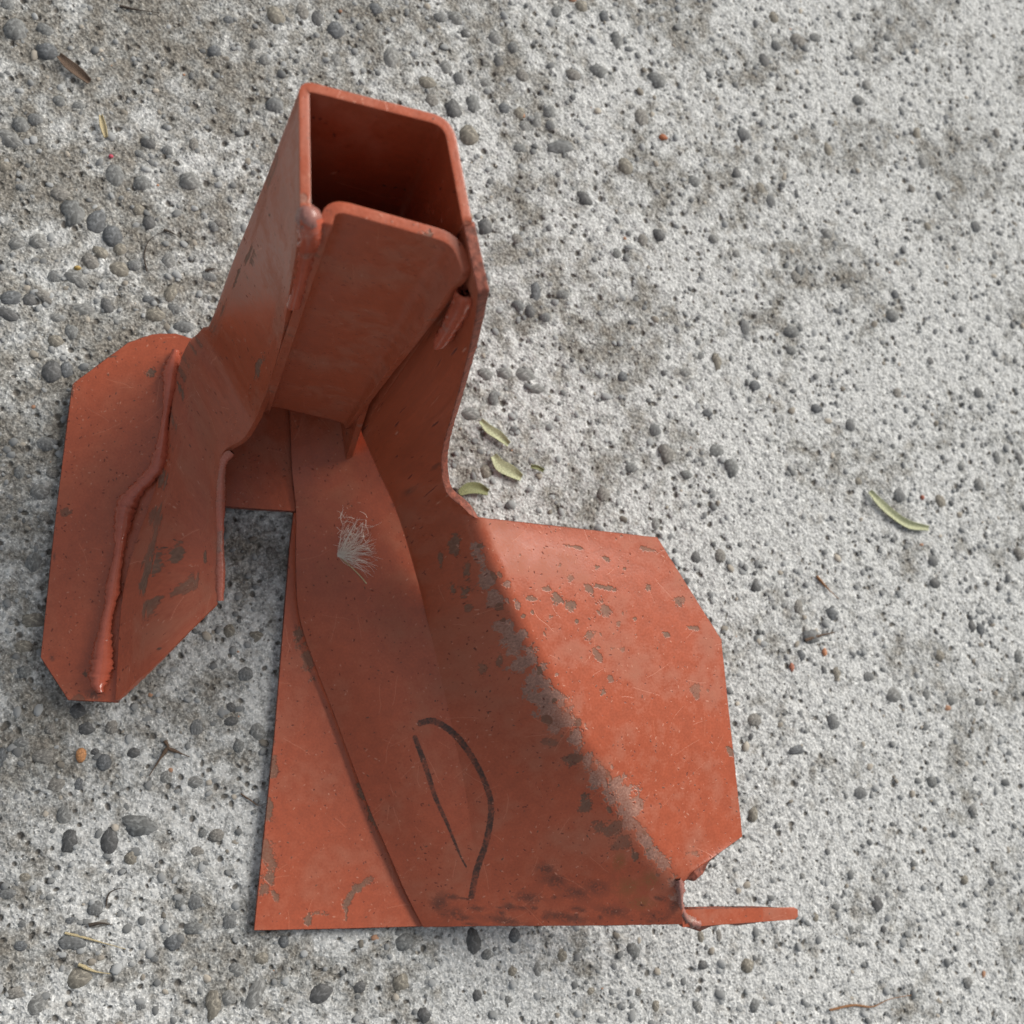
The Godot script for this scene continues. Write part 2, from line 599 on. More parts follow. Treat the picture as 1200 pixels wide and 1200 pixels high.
	# cement stands in a low uneven collar against each pebble
	for group in [PEBBLES_A, PEBBLES_B, PEBBLES_C]:
		for n in range(0, group.size(), 5):
			var cx := int((group[n] - X0) / SIDE * (g - 1))
			var cy := int((group[n + 1] - Z0) / SIDE * (g - 1))
			var c := cos(deg_to_rad(group[n + 4]))
			var s := sin(deg_to_rad(group[n + 4]))
			for y in range(maxi(15, cy - 11), mini(g - 15, cy + 12)):
				for x in range(maxi(15, cx - 11), mini(g - 15, cx + 12)):
					var dx: float = X0 + x * SIDE / (g - 1) - group[n]
					var dy: float = Z0 + y * SIDE / (g - 1) - group[n + 1]
					var d := sqrt(pow((dx * c + dy * s) / group[n + 2], 2.0) + pow((dy * c - dx * s) / group[n + 3], 2.0))
					tall[y * g + x] += 0.30 * exp(-pow((d - 1.12) / 0.22, 2.0)) * (0.3 + 1.3 * h_mid[y * g + x] / 255.0) - 0.4 * exp(-pow((d - 1.0) / 0.16, 2.0)) * maxf(0.0, h_fine[y * g + x] / 127.0 - 1.0)
	var pos := PackedVector3Array()
	var nor := PackedVector3Array()
	var uv := PackedVector2Array()
	pos.resize(g * g)
	nor.resize(g * g)
	uv.resize(g * g)
	var st := SIDE / (g - 1)
	for y in g:
		for x in g:
			var i := y * g + x
			pos[i] = Vector3(X0 + x * st, tall[i], Z0 + y * st) * MM
			var dx := tall[y * g + mini(x + 1, g - 1)] - tall[y * g + maxi(x - 1, 0)]
			var dz := tall[mini(y + 1, g - 1) * g + x] - tall[maxi(y - 1, 0) * g + x]
			nor[i] = Vector3(-dx, 2.0 * st, -dz).normalized()
			uv[i] = Vector2(float(x) / (g - 1), float(y) / (g - 1))
	var index := PackedInt32Array()
	index.resize((g - 1) * (g - 1) * 6)
	var at := 0
	for y in g - 1:
		for x in g - 1:
			var a := y * g + x
			index[at] = a
			index[at + 1] = a + 1
			index[at + 2] = a + g
			index[at + 3] = a + 1
			index[at + 4] = a + g + 1
			index[at + 5] = a + g
			at += 6
	var mesh := ArrayMesh.new()
	add(mesh, pos, nor, uv, index)
	# the rest of the slab, out of the picture
	var far := 20000.0
	pos = PackedVector3Array()
	nor = PackedVector3Array()
	uv = PackedVector2Array()
	index = PackedInt32Array()
	for q in [[X0 - far, Z0 - far, X0 + SIDE + far, Z0], [X0 - far, Z0 + SIDE, X0 + SIDE + far, Z0 + SIDE + far], [X0 - far, Z0, X0, Z0 + SIDE], [X0 + SIDE, Z0, X0 + SIDE + far, Z0 + SIDE]]:
		var n := pos.size()
		for c in [[0, 1], [2, 1], [2, 3], [0, 3]]:
			pos.append(Vector3(q[c[0]], 0, q[c[1]]) * MM)
			nor.append(Vector3.UP)
			uv.append(Vector2((q[c[0]] - X0) / SIDE, (q[c[1]] - Z0) / SIDE))
		index.append_array(PackedInt32Array([n, n + 1, n + 2, n, n + 2, n + 3]))
	add(mesh, pos, nor, uv, fix(pos, nor, index))
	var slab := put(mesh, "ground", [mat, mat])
	tag(slab, "pale rough concrete slab with rounded grey pebbles exposed in it", "", "", "structure")

	# pebbles: half width, half depth in mm and the turn of each
	# stone with films of cement still clinging to it
	var sa := noise_bytes(256, 256, 0.05, 31, 4)
	var sb := noise_bytes(256, 256, 0.022, 37, 4)
	var sd := PackedByteArray()
	sd.resize(256 * 256)
	for i in sd.size():
		var film := smoothstep(0.60, 0.68, sb[i] / 255.0 + 0.12 * (sa[i] / 255.0 - 0.5))
		sd[i] = int(255.0 * lerpf(0.52 + 0.30 * sa[i] / 255.0, 0.92 + 0.16 * (sa[i] / 255.0 - 0.5), film))
	var stone := tex_l(256, 256, sd)
	var tones := []
	for c in [Color(0.55, 0.56, 0.565), Color(0.63, 0.635, 0.63), Color(0.50, 0.515, 0.53), Color(0.63, 0.62, 0.60), Color(0.57, 0.58, 0.58)]:
		tones.append(tinted(stone, c, 3.6, 0.8, 0.012))
		tones[-1].uv1_offset = Vector3(rng.randf(), rng.randf(), rng.randf())
	tones.append(tinted(stone, Color(0.44, 0.445, 0.45), 3.0, 0.65, 0.012))
	tones.append(tinted(stone, Color(0.65, 0.63, 0.585), 3.2, 0.8, 0.012))
	var shapes := []
	for s in 8: shapes.append(lump(1.0, 1.0, 1.0, [0.2, 0.5, 0.28, 0.36][s % 4], 100 + s * 7, 8, 14))
	var taken := []
	for group in [PEBBLES_A, PEBBLES_B, PEBBLES_C]:
		for n in range(0, group.size(), 5):
			var o := put(shapes[rng.randi() % 8], "pebble", [tones[rng.randi() % 7]], slab)
			var rx: float = group[n + 2]
			var rz: float = group[n + 3]
			var ry := minf(rx, rz) * rng.randf_range(0.6, 0.85)
			o.transform = Transform3D(Basis(Vector3.UP, -deg_to_rad(group[n + 4]) + rng.randf_range(-0.12, 0.12)) * Basis.from_scale(Vector3(rx, ry, rz) * 1.2), Vector3(group[n], -ry * rng.randf_range(0.34, 0.60), group[n + 1]) * MM)
			taken.append(Vector2(group[n], group[n + 1]))
	# the small aggregate between them
	var mm := MultiMesh.new()
	mm.transform_format = MultiMesh.TRANSFORM_3D
	mm.use_colors = true
	mm.mesh = lump(1.0, 1.0, 1.0, 0.4, 5, 5, 8)
	mm.instance_count = 9600
	for n in mm.instance_count:
		var r := 0.34 + 1.4 * pow(rng.randf(), 2.6) if n < 8300 else rng.randf_range(0.9, 2.0)
		var x := rng.randf_range(X0, X0 + SIDE)
		var z := rng.randf_range(Z0, Z0 + SIDE)
		var b := Basis.from_euler(Vector3(rng.randf_range(-0.5, 0.5), rng.randf() * TAU, rng.randf_range(-0.5, 0.5))) * Basis.from_scale(Vector3(r * rng.randf_range(0.7, 1.5), r * 0.7, r))
		mm.set_instance_transform(n, Transform3D(b, Vector3(x, -r * rng.randf_range(0.0, 0.45), z) * MM))
		var c := rng.randf()
		var l := rng.randf_range(0.13, 0.34)
		mm.set_instance_color(n, Color(l * 0.96, l, l * 1.02) if c < 0.90 else Color(l * 1.2, l * 1.1, l * 0.95) if c < 0.992 else Color(0.34, 0.19, 0.12))
	var grit := MultiMeshInstance3D.new()
	grit.name = "small_aggregate"
	grit.multimesh = mm
	var gm := StandardMaterial3D.new()
	gm.vertex_color_use_as_albedo = true
	gm.roughness = 0.85
	grit.material_override = gm
	grit.set_meta("kind", "stuff")
	slab.add_child(grit, true)

const PEBBLES_A := [
	-21, 16, 2.3, 2.7, 0, 271, -324, 2.5, 2.8, 0, 356, -29, 2.2, 2.9, 0, 309, 72, 1.7, 1.7, 0, 110, -252, 3, 4.3, -20, 128, 86, 2.2, 2.7, 0, 144, -130, 3.3, 1.7, 0, 16, -278, 2.1, 2, 0,
	18, 100, 2.5, 4.3, 0, -20, 70, 3.4, 1.2, 0, -22, -167, 3.6, 3.1, 0, 250, -260, 3.3, 2.9, 0, 183, -194, 2.1, 2.4, 0, 18, 43, 2.6, 2.4, 0, 226, -107, 3.7, 2.9, 0, -53, -152, 2.4, 2.4, 0,
	231, -206, 2.2, 2.1, 0, 22, 3, 2.4, 1.6, 0, -19, 4, 1.8, 2.5, 0, 84, 99, 2.6, 3, 0, -30, -2, 2.9, 2.4, 0, 267, -156, 2.6, 2.2, 0, 182, -309, 2.3, 2.9, 0, 154, -257, 2.6, 3.1, 0,
	291, -215, 2.9, 2.7, 0, 105, -295, 2.5, 2.2, 0, 145, -173, 2.1, 4.5, 0, 285, 41, 3.1, 2.8, 0, -17, -169, 2.1, 2.1, 0, -31, -185, 3.4, 4.6, 15, 291, 97, 1.4, 1.7, 0, 11, 48, 2.2, 1.8, 0,
	130, -289, 2.9, 3.1, 0, -8, -150, 3.5, 2.7, 0, 375, -110, 1.9, 3.4, 0, 341, -244, 1.9, 2.1, 0, 213, -60, 2.3, 2.7, 0, 142, -249, 2.1, 2.4, 0, 60, -267, 2.1, 3, 0, 278, -36, 2.8, 2.9, 0,
	21, -30, 2.2, 2.4, 0, 323, -177, 3.4, 3, 0, 254, 73, 1.4, 1.5, 0, 323, 0, 2, 3, 0, 315, -287, 3.5, 2.8, 0, 241, -48, 2.2, 3.4, 0, 283, -314, 4.1, 3.6, 0, -26, 87, 3.9, 3.1, -20,
	93, 111, 2.3, 2.4, 0, 206, 104, 2, 1.9, 0, -34, -150, 3.5, 2.2, 0, 268, -165, 3.9, 2.9, 0, 27, -14, 2.6, 2.6, 0, 245, -240, 2.2, 2.9, 0, 46, -287, 2.7, 3.6, -20, 189, -236, 3.3, 3.8, -20,
	375, -16, 2.4, 3.3, 0, 139, -136, 3.9, 3, 0, -63, -260, 3.8, 4.4, 0, 112, -296, 3.4, 3, 0, 99, -263, 3.5, 2.7, 0, 202, -105, 3.1, 3.7, 0, 158, -241, 5.6, 3.1, -15, 157, -173, 3.1, 2.3, 0,
	-1, -153, 2.5, 2, 0, -58, -174, 3, 2.6, -30, 31, -28, 2.3, 2, 0, 123, -200, 3, 3.7, -10, 3, -206, 3.5, 3.6, 0, -46, -80, 2.9, 2.8, 0, 188, -298, 2.5, 4.3, 0, 35, -283, 3.2, 4.1, -30,
	11, -263, 2.6, 2.6, 0, 137, 99, 1.7, 3, 0, -46, -233, 2.6, 2.3, 30, -16, -215, 2.2, 1.4, 30, 178, 111, 1.6, 1.8, 0, -11, -156, 2.2, 1.5, 0, 322, -139, 2.1, 2.7, 0, 159, -307, 2.3, 2.8, 0,
	115, -118, 4.1, 2.7, 0, 333, -60, 2.7, 2.7, 0, 264, -300, 3, 3.5, 0, 149, -162, 2.4, 2.4, 0, -47, -55, 2.9, 3.9, 0, 257, -248, 2.4, 2.9, 0, 342, 51, 2, 2.5, 0, 259, 90, 1.4, 1.9, 0,
	101, -255, 2.8, 3, 0, 204, -205, 2.8, 2.5, 0, 77, 109, 1.5, 1.3, 0, 11, 65, 2.5, 3, 0, 133, -256, 2.6, 2.7, 0, 116, -289, 2.2, 2.1, 0, 36, -59, 2, 2.4, 0, -46, -34, 3.5, 2.5, 0,
	278, -129, 2.7, 2.1, 0, 354, -105, 1.9, 1.6, 0, 198, -261, 3.1, 4.3, 0, 42, 81, 1.8, 2, 0,
]
const PEBBLES_B := [
	137, -166, 2.2, 2.2, 0, -43, -146, 2.4, 1.6, 0, 172, -86, 2.6, 3.2, 0, 348, -225, 1.9, 2.2, 0, 213, -142, 2.7, 1.9, 0, -45, -98, 3.2, 2.6, 0, 10, 5, 2.1, 3.1, 0, 113, 106, 1.8, 2.2, 0,
	22, -2, 1.7, 1.7, 0, 297, -96, 1.9, 1.7, 0, 255, 22, 3.6, 2.1, 0, -29, 75, 4.3, 2.9, 0, 278, -10, 1.9, 2.7, 0, -29, -173, 3, 2, 30, 372, -273, 2, 2.1, 0, -64, -204, 2.4, 2.4, 0,
	-31, 42, 2.4, 3.4, 15, 166, -277, 3.5, 2.9, 0, 23, 73, 2.3, 2.9, 0, 275, 96, 1.4, 2.4, 0, 69, 99, 2.3, 2.3, 0, -50, 58, 2.7, 1.6, 0, 294, -8, 2.8, 2.3, 0, 142, -273, 2.8, 2.8, 0,
	117, -241, 4.1, 4.3, 0, 342, -156, 1.9, 2.2, 0, 26, 89, 2.5, 2.2, 0, 334, 80, 1.9, 2.1, 0, -62, -215, 4.6, 2.9, 20, -48, -154, 3.3, 2.1, 35, -54, 13, 1.5, 2.9, 0, 185, 117, 1.6, 2.4, 0,
	122, -135, 2.9, 2.4, 0, 2, -146, 3.6, 2.6, 0, -4, -172, 2.5, 3.4, 0, 221, -150, 1.5, 1.9, 0, -25, -205, 3.4, 4.1, 0, 140, -255, 2.5, 2.7, 0, -25, -180, 3.3, 3.8, 0, 27, -269, 2.1, 2.3, 0,
	-45, 53, 1.9, 1.7, 0, 388, -110, 1.8, 3.4, 0, -33, 33, 2.3, 3.2, 0, 23, 98, 2.3, 2.7, 0, -48, -16, 2.2, 2.2, 0, -3, -159, 2.2, 3.4, 30, 34, 86, 2.3, 2, 0, 340, -88, 2.5, 3, 0,
	140, -238, 3, 2.2, 0, 0, 12, 2, 1.8, 0, 177, 96, 2.6, 3, 0, 223, -233, 2.9, 2.6, 0, 318, -90, 3, 3, 0, 229, -148, 2.1, 3.5, 0, -42, -87, 2.2, 1.9, 0, 396, -281, 2, 2.8, 0,
	351, 4, 2.2, 2.2, 0, 15, -190, 2.7, 1.9, 0, -54, -224, 2.5, 2.4, 0, -30, 68, 1.6, 1.6, 0, 137, -196, 2.4, 2.2, 0, -52, -262, 3.3, 2.5, 35, 214, 93, 1.3, 2.6, 0, 351, -30, 2.1, 2.6, 0,
	-11, 49, 1.8, 2.3, 0, 332, -17, 2.6, 2.3, 0, -22, 65, 2.4, 2.4, 0, 158, 109, 1.6, 1.6, 0, 107, -272, 2.8, 3.2, 0, 228, 121, 2.3, 2.9, 0, 336, 3, 2.3, 1.9, 0, 300, -272, 1.8, 2.1, 0,
	261, -39, 2.2, 3.3, 0, -39, -126, 2.2, 2.9, 0, 247, -138, 2.5, 2.4, 0, 257, -234, 2.3, 2.9, 0, -45, 68, 1.4, 1.4, 0, 295, -122, 2.5, 2.9, 0, 223, -124, 2.5, 1.5, 0, -18, 43, 2.8, 4.3, 0,
	-22, -175, 2.4, 2.7, 0, 178, -281, 3.9, 3.2, 0, 35, -243, 3.5, 3.5, 0, 125, -267, 2.8, 2.1, 0, 233, -100, 3.1, 3.6, 0, 274, 11, 2.5, 3.7, 0, -41, 13, 3.4, 2.5, 0, 242, -200, 1.9, 1.9, 0,
	-48, 8, 2.3, 1.8, 0, 147, 95, 2.2, 2.7, 0, -59, -152, 3.8, 2.9, 0, 119, -256, 2.6, 4.2, -10, 13, 42, 1.3, 1.5, 0, 271, -309, 2.5, 2.5, 0, 377, -228, 2.8, 2.8, 0, -24, 12, 1.2, 1.1, 0,
	261, -18, 2, 2.2, 0, 368, -142, 2.5, 2.5, 0, 113, -267, 2.1, 3.1, 0, -36, 23, 3.1, 2.7, 0,
]
const PEBBLES_C := [
	322, 38, 2.4, 2.6, 0, 272, -192, 2.5, 2.9, 0, 363, -97, 2.6, 3.1, 0, 121, -94, 2.3, 3, 0, 12, -188, 2.2, 1.7, 60, 112, 87, 2.5, 4.8, 0, -44, -71, 1.9, 2, 0, -51, -175, 3, 3, 0,
	-38, -141, 2.6, 2.9, 0, -49, -25, 2.9, 2.2, 0, 131, -278, 2.1, 2.7, 0, 197, -115, 2.7, 3.1, 0, 125, 109, 1.4, 1.6, 0, 25, 12, 1.8, 2.3, 0, -44, -125, 3.3, 3.9, 0, 266, -26, 3.7, 3.1, 0,
	262, -228, 2.3, 3.2, 0, 183, -138, 2.2, 2.2, 0, -39, 94, 2.9, 3.8, 25, -29, 23, 1.5, 2.2, 0, -39, -232, 2.2, 1.6, 0, 86, 85, 3.3, 3, 0, -15, -203, 3.2, 3.1, 0, -27, 4, 2.5, 2.3, 0,
	306, 0, 3.8, 3.1, 0, -6, 98, 1.6, 1.8, 0, -51, -253, 3.6, 3.4, 0, 236, 9, 3.4, 2.6, 0, 31, -263, 2.1, 2.7, 30, -2, 83, 1.4, 1.3, 0, 11, 74, 3.2, 2.3, 0, 326, -188, 2, 2.2, 0,
	11, -167, 2.8, 1.9, 0, 6, 65, 1.5, 2.2, 15, 169, -218, 3.5, 2.7, 20, 32, 7, 2.6, 3.4, -20, 0, 22, 1.8, 2.5, 0, 32, 98, 2.6, 5.5, 25, -59, -221, 2.7, 3.2, -30, 206, 93, 1.5, 2.5, 0,
	-53, -87, 1.7, 2.6, 0, -44, -195, 3.3, 2.7, 0, 233, 47, 2, 3.1, 0, 320, -296, 2.1, 2.5, 0, -45, -162, 2.1, 2.5, 0, 117, 92, 1.9, 2.1, 0, 130, -136, 3.1, 2.7, 0, 293, -317, 3.2, 2.5, 0,
	-46, 90, 2.8, 2.1, 0, 83, -272, 3.1, 4.8, 0, 347, -274, 2, 3.2, 0, 211, -96, 2.5, 1.8, 0, -16, -192, 2.2, 2.4, 0, 171, -312, 3.2, 3.2, 0, 125, -125, 2, 3.3, 0, 331, 122, 2.4, 2.2, 0,
	-13, -220, 2.9, 2.5, 20, -6, -218, 2, 2, 0, 226, 106, 2.6, 2.6, 0, -39, -188, 3.8, 4.6, 0, -43, -137, 2.5, 2.4, 0, -58, -196, 2, 1.3, 40, 295, -258, 2.3, 3.4, 0, 203, 119, 1.7, 2.2, 0,
	127, 99, 1.6, 1.9, 0, 349, -259, 2.5, 3.2, 0, 185, -98, 2.7, 2.4, 0, 382, -64, 2.7, 2.7, 0, -8, 38, 5.4, 3.1, 15, 207, -281, 3.9, 3.3, 0, 60, -281, 3.6, 3.6, 0, 195, -74, 1.8, 3, 0,
	-32, -169, 3.3, 2.7, 45, -37, -162, 4.1, 2.9, 30, 138, -286, 2.5, 2.6, 0, 4, 78, 2.9, 2.9, 0, 142, -164, 2.2, 2.9, 0, 55, 100, 4.3, 3.1, -30, 401, -336, 1.3, 1.6, 0, -26, -152, 2, 3.2, -30,
	148, -252, 2.2, 4.1, 0, 225, -61, 2.7, 3.1, 0, 52, -285, 3, 3.3, 0, 244, -165, 2.3, 3.6, 0, 335, -324, 2.6, 2.3, 0, 333, -50, 2.9, 2.7, 0, -60, -146, 4.2, 2.3, 25, 289, 87, 2.4, 3.6, 0,
	4, -222, 1.9, 3.1, 0, 10, 24, 2.7, 2, 0, -66, -270, 2.4, 2.4, 0, -11, 13, 2.3, 1.9, 0, -45, 75, 2.2, 1.6, 0, 196, -202, 2.4, 3.2, 0, 348, 82, 1.9, 1.9, 0, -39, 4, 1.7, 1.7, 0,
	-12, -187, 2.2, 2.7, 0, 154, -251, 2.1, 2.3, 0, 77, -294, 2.7, 2.4, 0,
]


# ---------------------------------------------------------------- the bracket
const RUBBED := [[60, 90, 30, 10, 20, 1], [200, 60, 40, 9, 5, 1], [330, 180, 20, 30, 40, 1], [90, 330, 36, 10, 80, 1], [420, 400, 30, 12, 60, 1], [260, 440, 22, 8, 0, 5], [460, 120, 12, 30, 0, 5], [180, 240, 26, 9, 50, 1]]

func bracket() -> void:
	var root := Node3D.new()
	root.name = "steel_bracket"
	root.position = Vector3.ZERO
	add_child(root)
	tag(root, "red oxide painted welded steel bracket with box channel and chamfered flanges, lying on concrete", "bracket")
	var coat := all_round(paint(640, 640, 9.0, [], 71, 0.10), 71.0)
	var rim := all_round(paint(512, 512, 9.0, RUBBED, 77, 0.12, 0.4), 57.0)
	var rust := mottled(256, 0.03, 91, 0.5, 1.0)
	var edge := tinted(rust, Color(0.68, 0.38, 0.30), 18.0, 0.7, 0.04)
	var bead := all_round(paint(384, 384, 9.0, [[60, 80, 26, 14, 30, 1], [250, 300, 22, 16, 80, 1], [320, 90, 18, 12, 10, 5]], 83, 0.03, 0.7, Vector3(172, 88, 68)), 43.0)
	bead.roughness = 0.3

	var face := paint(1480, 1480, 1480.0 / 212.0, MAIN_MARKS() + pen(PEN_BOW(), 4) + pen(PEN_STEM(), 4), 41, 0.11)
	var side_plate := put(sheet(MAIN(), [0.0, 14.0, 0.0, 9.0, 24.0, 5.5, 0.0], 2.6, Vector3(-0.3, 1, 0.1), {"nt": 10, "ns": 14, "straight": [6], "gaps": [2], "twin": [2, 3, 9], "flat_uv": [33.0, -122.0, 212.0], "ragged": 0.35}), "side_plate", [face, edge], root)
	side_plate.set_meta("label", "bent side plate with worn fold, chamfered flange and a black marker letter D")
	var leg_mat := paint(420, 1240, 7.0, LEG_MARKS(), 43, 0.09)
	put(sheet(OUTER(), [0.0, 22.0, 3.6, 5.0, 0.0], 2.3, Vector3(-1, 0.4, 0), {"nt": 10, "ns": 10, "bulge": 0.09, "ragged": 0.3}), "outer_channel", [leg_mat, rim], root)
	put(sheet(INNER(), [0.0, 3.2, 3.6, 0.0], 2.7, Vector3(0, 0, 1), {"nt": 8, "ns": 6, "bulge": 0.09, "ragged": 0.25}), "inner_channel", [coat, rim], root)
	var pm := paint(800, 800, 800.0 / 125.0, PLATE_MARKS(), 47, 0.16, 0.5)
	put(plate(PLATE(), 2.4, Vector3.UP, {"flat_uv": [-62.0, -130.0, 125.0], "ragged": 0.35}), "foot_plate", [pm, edge], root)
	var bm := paint(900, 900, 900.0 / 150.0, BASE_MARKS(), 53, 0.10, 0.3)
	put(plate(BASE(), 2.2, Vector3.UP, {"flat_uv": [25.0, -70.0, 150.0], "ragged": 0.3}), "base_plate", [bm, edge], root)
	put(plate(WEB(), 2.6, Vector3.UP), "web_plate", [coat, edge], root)
	# the end tab: a plate seen on its edge
	var tab := TAB()
	put(plate(tab, 3.0, Vector3.UP, {"ragged": 0.3, "bulge": 0.02}), "end_tab", [coat, edge], root)
	var lip := ArrayMesh.new()
	tube(lip, LIP(), func(t): return 1.25 + 0.45 * sin(t * 9.0), 12, 8, 0.7, 21, 0.7)
	var curl := put(lip, "curled_lip", [face_metal(rust)], root)
	curl.set_meta("label", "worn bright curled lip where the fold meets the end tab")

	var worn := all_round(paint(384, 384, 9.0, [[60, 80, 60, 30, 30, 1], [250, 300, 70, 40, 80, 1], [320, 90, 50, 30, 10, 1], [120, 250, 40, 30, 0, 1]], 87, 0.1, 0.2, Vector3(176, 98, 80)), 43.0)
	worn.roughness = 0.6
	var m := ArrayMesh.new()
	tube(m, WELD_A(), func(t): return 3.3 * (0.75 + 0.35 * sin(t * 9.0) * sin(t * 23.0)) * minf(1.0, 8.0 * minf(t + 0.06, 1.06 - t)), 16, 26, 0.34, 3, 0.9)
	put(m, "weld_bead", [bead], root)
	m = ArrayMesh.new()
	tube(m, WELD_B(), func(t): return 2.7 - 1.0 * t, 12, 9, 0.4, 8)
	put(m, "weld_bead", [bead], root)
	m = ArrayMesh.new()
	tube(m, WELD_C(), func(t): return (3.0 - 1.2 * t) * sqrt(clampf(7.0 * minf(t + 0.06, 1.01 - t), 0.0, 1.0)), 14, 20, 0.22, 9)
	put(m, "weld_bead", [bead], root)
	m = ArrayMesh.new()
	tube(m, ROLL(), func(t): return 1.45 * minf(1.0, 9.0 * (t + 0.07)) + 0.2 * sin(t * 17.0), 10, 9, 0.22, 14)
	var roll := put(m, "rolled_edge", [worn], root)
	roll.set_meta("label", "pale pink rubbed edge of the splayed lower leg")
	var blob := put(lump(2.7, 2.6, 2.8, 0.3, 12, 14, 20), "weld_drop", [face_metal(rust)], root)
	blob.position = Vector3(26.1, 197.0, -104.1) * MM
	blob.set_meta("label", "round weld drop with bare metal on the box channel rim")

func face_metal(rust: Texture2D) -> StandardMaterial3D:
	var m := paint(192, 192, 12.0, [[40, 60, 34, 20, 20, 1], [120, 130, 36, 26, 60, 1], [150, 40, 22, 22, 0, 5], [60, 150, 20, 24, 0, 1]], 59, 0.2, 0.6, Vector3(150, 104, 96))
	m.roughness = 0.7
	return all_round(m, 16.0)

func MAIN() -> Array:
	return [
		[null, null, null, v(59.8,199.0,-105.5), v(61.6,198.4,-97.0), v(63.1,198.0,-90.1), null],
		[null, null, null, v(61.8,166.0,-105.6), v(65.4,171.5,-97.7), v(68.3,176.0,-91.3), null],
		[null, null, null, v(61.8,136.0,-105.6), v(68.6,139.9,-96.5), v(74.1,143.0,-89.1), null],
		[null, null, null, v(61.8,100.0,-105.6), v(71.3,105.5,-94.9), v(79.0,110.0,-86.1), null],
		[v(40.4,13.0,-117.0), v(51.2,14.0,-115.6), v(66.4,24.0,-113.7), v(61.8,66.0,-105.6), v(72.2,80.3,-92.2), v(80.7,92.0,-81.2), null],
		[v(41.3,12.0,-108.3), v(52.5,14.5,-106.6), v(68.0,26.0,-103.4), v(61.0,40.0,-103.2), v(72.7,63.7,-88.0), v(82.2,83.0,-75.5), null],
		[v(42.2,11.0,-90.1), v(57.6,15.0,-90.5), v(71.9,25.0,-90.5), v(67.9,37.0,-87.7), v(77.5,59.6,-77.1), v(85.3,78.0,-68.5), null],
		[v(44.0,10.0,-73.4), v(60.1,15.5,-72.9), v(79.8,25.0,-71.7), v(76.4,36.0,-69.7), v(86.0,57.7,-65.3), v(94.3,74.0,-61.7), v(166.5,62.8,-58.0)],
		[v(44.2,9.0,-51.7), v(60.6,16.0,-51.0), v(85.5,27.5,-49.8), v(83.4,34.0,-49.0), v(93.1,56.2,-46.4), v(101.5,73.0,-44.3), v(180.0,58.8,-40.1)],
		[v(46.7,8.0,-30.5), v(64.2,19.0,-28.7), v(89.7,33.0,-25.4), v(89.7,33.0,-25.4), v(102.5,53.9,-22.9), v(113.7,69.0,-20.8), v(193.9,54.8,-21.7)],
		[v(58.8,7.5,1.8), v(76.2,21.0,2.9), v(96.9,31.0,4.9), v(96.9,31.0,4.9), v(115.4,49.7,6.5), v(131.2,63.0,7.8), v(197.1,51.7,7.8)],
		[v(70.1,7.5,32.0), v(85.8,19.0,30.5), v(102.8,27.0,29.3), v(102.8,27.0,29.3), v(126.6,44.6,29.4), v(146.7,57.0,29.4), v(199.6,49.3,29.4)],
		[v(79.4,7.5,53.7), v(92.8,16.0,52.0), v(106.9,23.0,52.1), v(106.9,23.0,52.1), v(137.3,40.1,51.8), v(162.9,52.0,51.5), v(201.8,47.2,49.3)],
		[v(84.8,7.0,66.1), v(96.9,14.0,65.1), v(109.4,20.0,64.5), v(109.4,20.0,64.5), v(145.0,36.5,64.9), v(174.9,48.0,65.2), v(180.1,50.2,59.7)],
		[v(91.4,6.5,78.9), v(101.0,12.0,78.6), v(111.9,17.0,78.4), v(111.9,17.0,78.4), v(148.2,31.9,78.7), v(178.6,42.0,78.9), null],
	]

func OUTER() -> Array:
	return [
		[v(24.2,198.0,-102.0), v(23.8,199.0,-118.1), v(23.4,200.0,-134.2), v(57.5,200.0,-129.9), v(61.8,199.5,-105.5)],
		[v(26.2,158.0,-103.5), v(22.2,154.0,-117.7), v(18.2,150.0,-132.0), v(57.5,150.0,-129.9), v(61.8,150.0,-105.5)],
		[v(28.6,104.0,-105.0), v(21.3,98.0,-120.4), v(14.0,92.0,-135.8), v(57.5,92.0,-129.9), v(61.8,92.0,-105.5)],
		[v(27.5,52.0,-102.2), v(17.7,40.0,-122.5), v(9.0,34.0,-135.8), v(57.5,10.0,-129.9), v(63.8,10.0,-91.5)],
		[v(22.9,38.0,-94.4), v(14.4,28.0,-112.1), v(3.4,25.0,-130.8), null, null],
		[v(15.3,31.0,-88.1), v(10.4,22.0,-100.0), v(-0.3,17.5,-119.7), null, null],
		[v(15.0,29.0,-63.2), v(5.3,25.0,-75.8), v(-4.2,15.5,-88.2), null, null],
		[v(15.0,28.0,-49.9), v(1.1,26.0,-49.1), v(-15.3,14.5,-46.7), null, null],
		[v(15.3,27.0,-37.2), v(-0.9,24.0,-20.5), v(-17.3,13.5,-5.2), null, null],
	]

func INNER() -> Array:
	return [
		[v(31.4,195.5,-103.6), v(31.9,196.5,-106.5), v(57.7,196.5,-101.7), v(60.2,196.0,-95.2)],
		[v(31.4,140.0,-103.6), v(31.9,140.0,-106.5), v(57.7,140.0,-101.7), v(59.6,140.0,-96.8)],
		[v(31.4,90.0,-103.6), v(31.9,90.0,-106.5), v(57.7,90.0,-101.7), v(58.9,90.0,-98.5)],
		[v(31.4,37.0,-103.6), v(31.9,37.0,-106.5), v(57.7,37.0,-101.7), v(58.5,37.0,-99.4)],
	]

func PLATE() -> Array:
	return [v(5.9,15.9,-135.9), v(-1.1,14.0,-138.3), v(-9.2,11.8,-138.1), v(-17.5,9.7,-134.9), v(-36.2,5.0,-119.5), v(-39.7,4.8,-72.1), v(-42.5,4.9,-20.8), v(-32.8,7.7,-6.0), v(-17.1,11.9,-4.7), v(-7.4,14.2,-18.5), v(1.3,16.1,-43.6), v(5.5,16.7,-74.3), v(10.0,17.3,-112.3)]

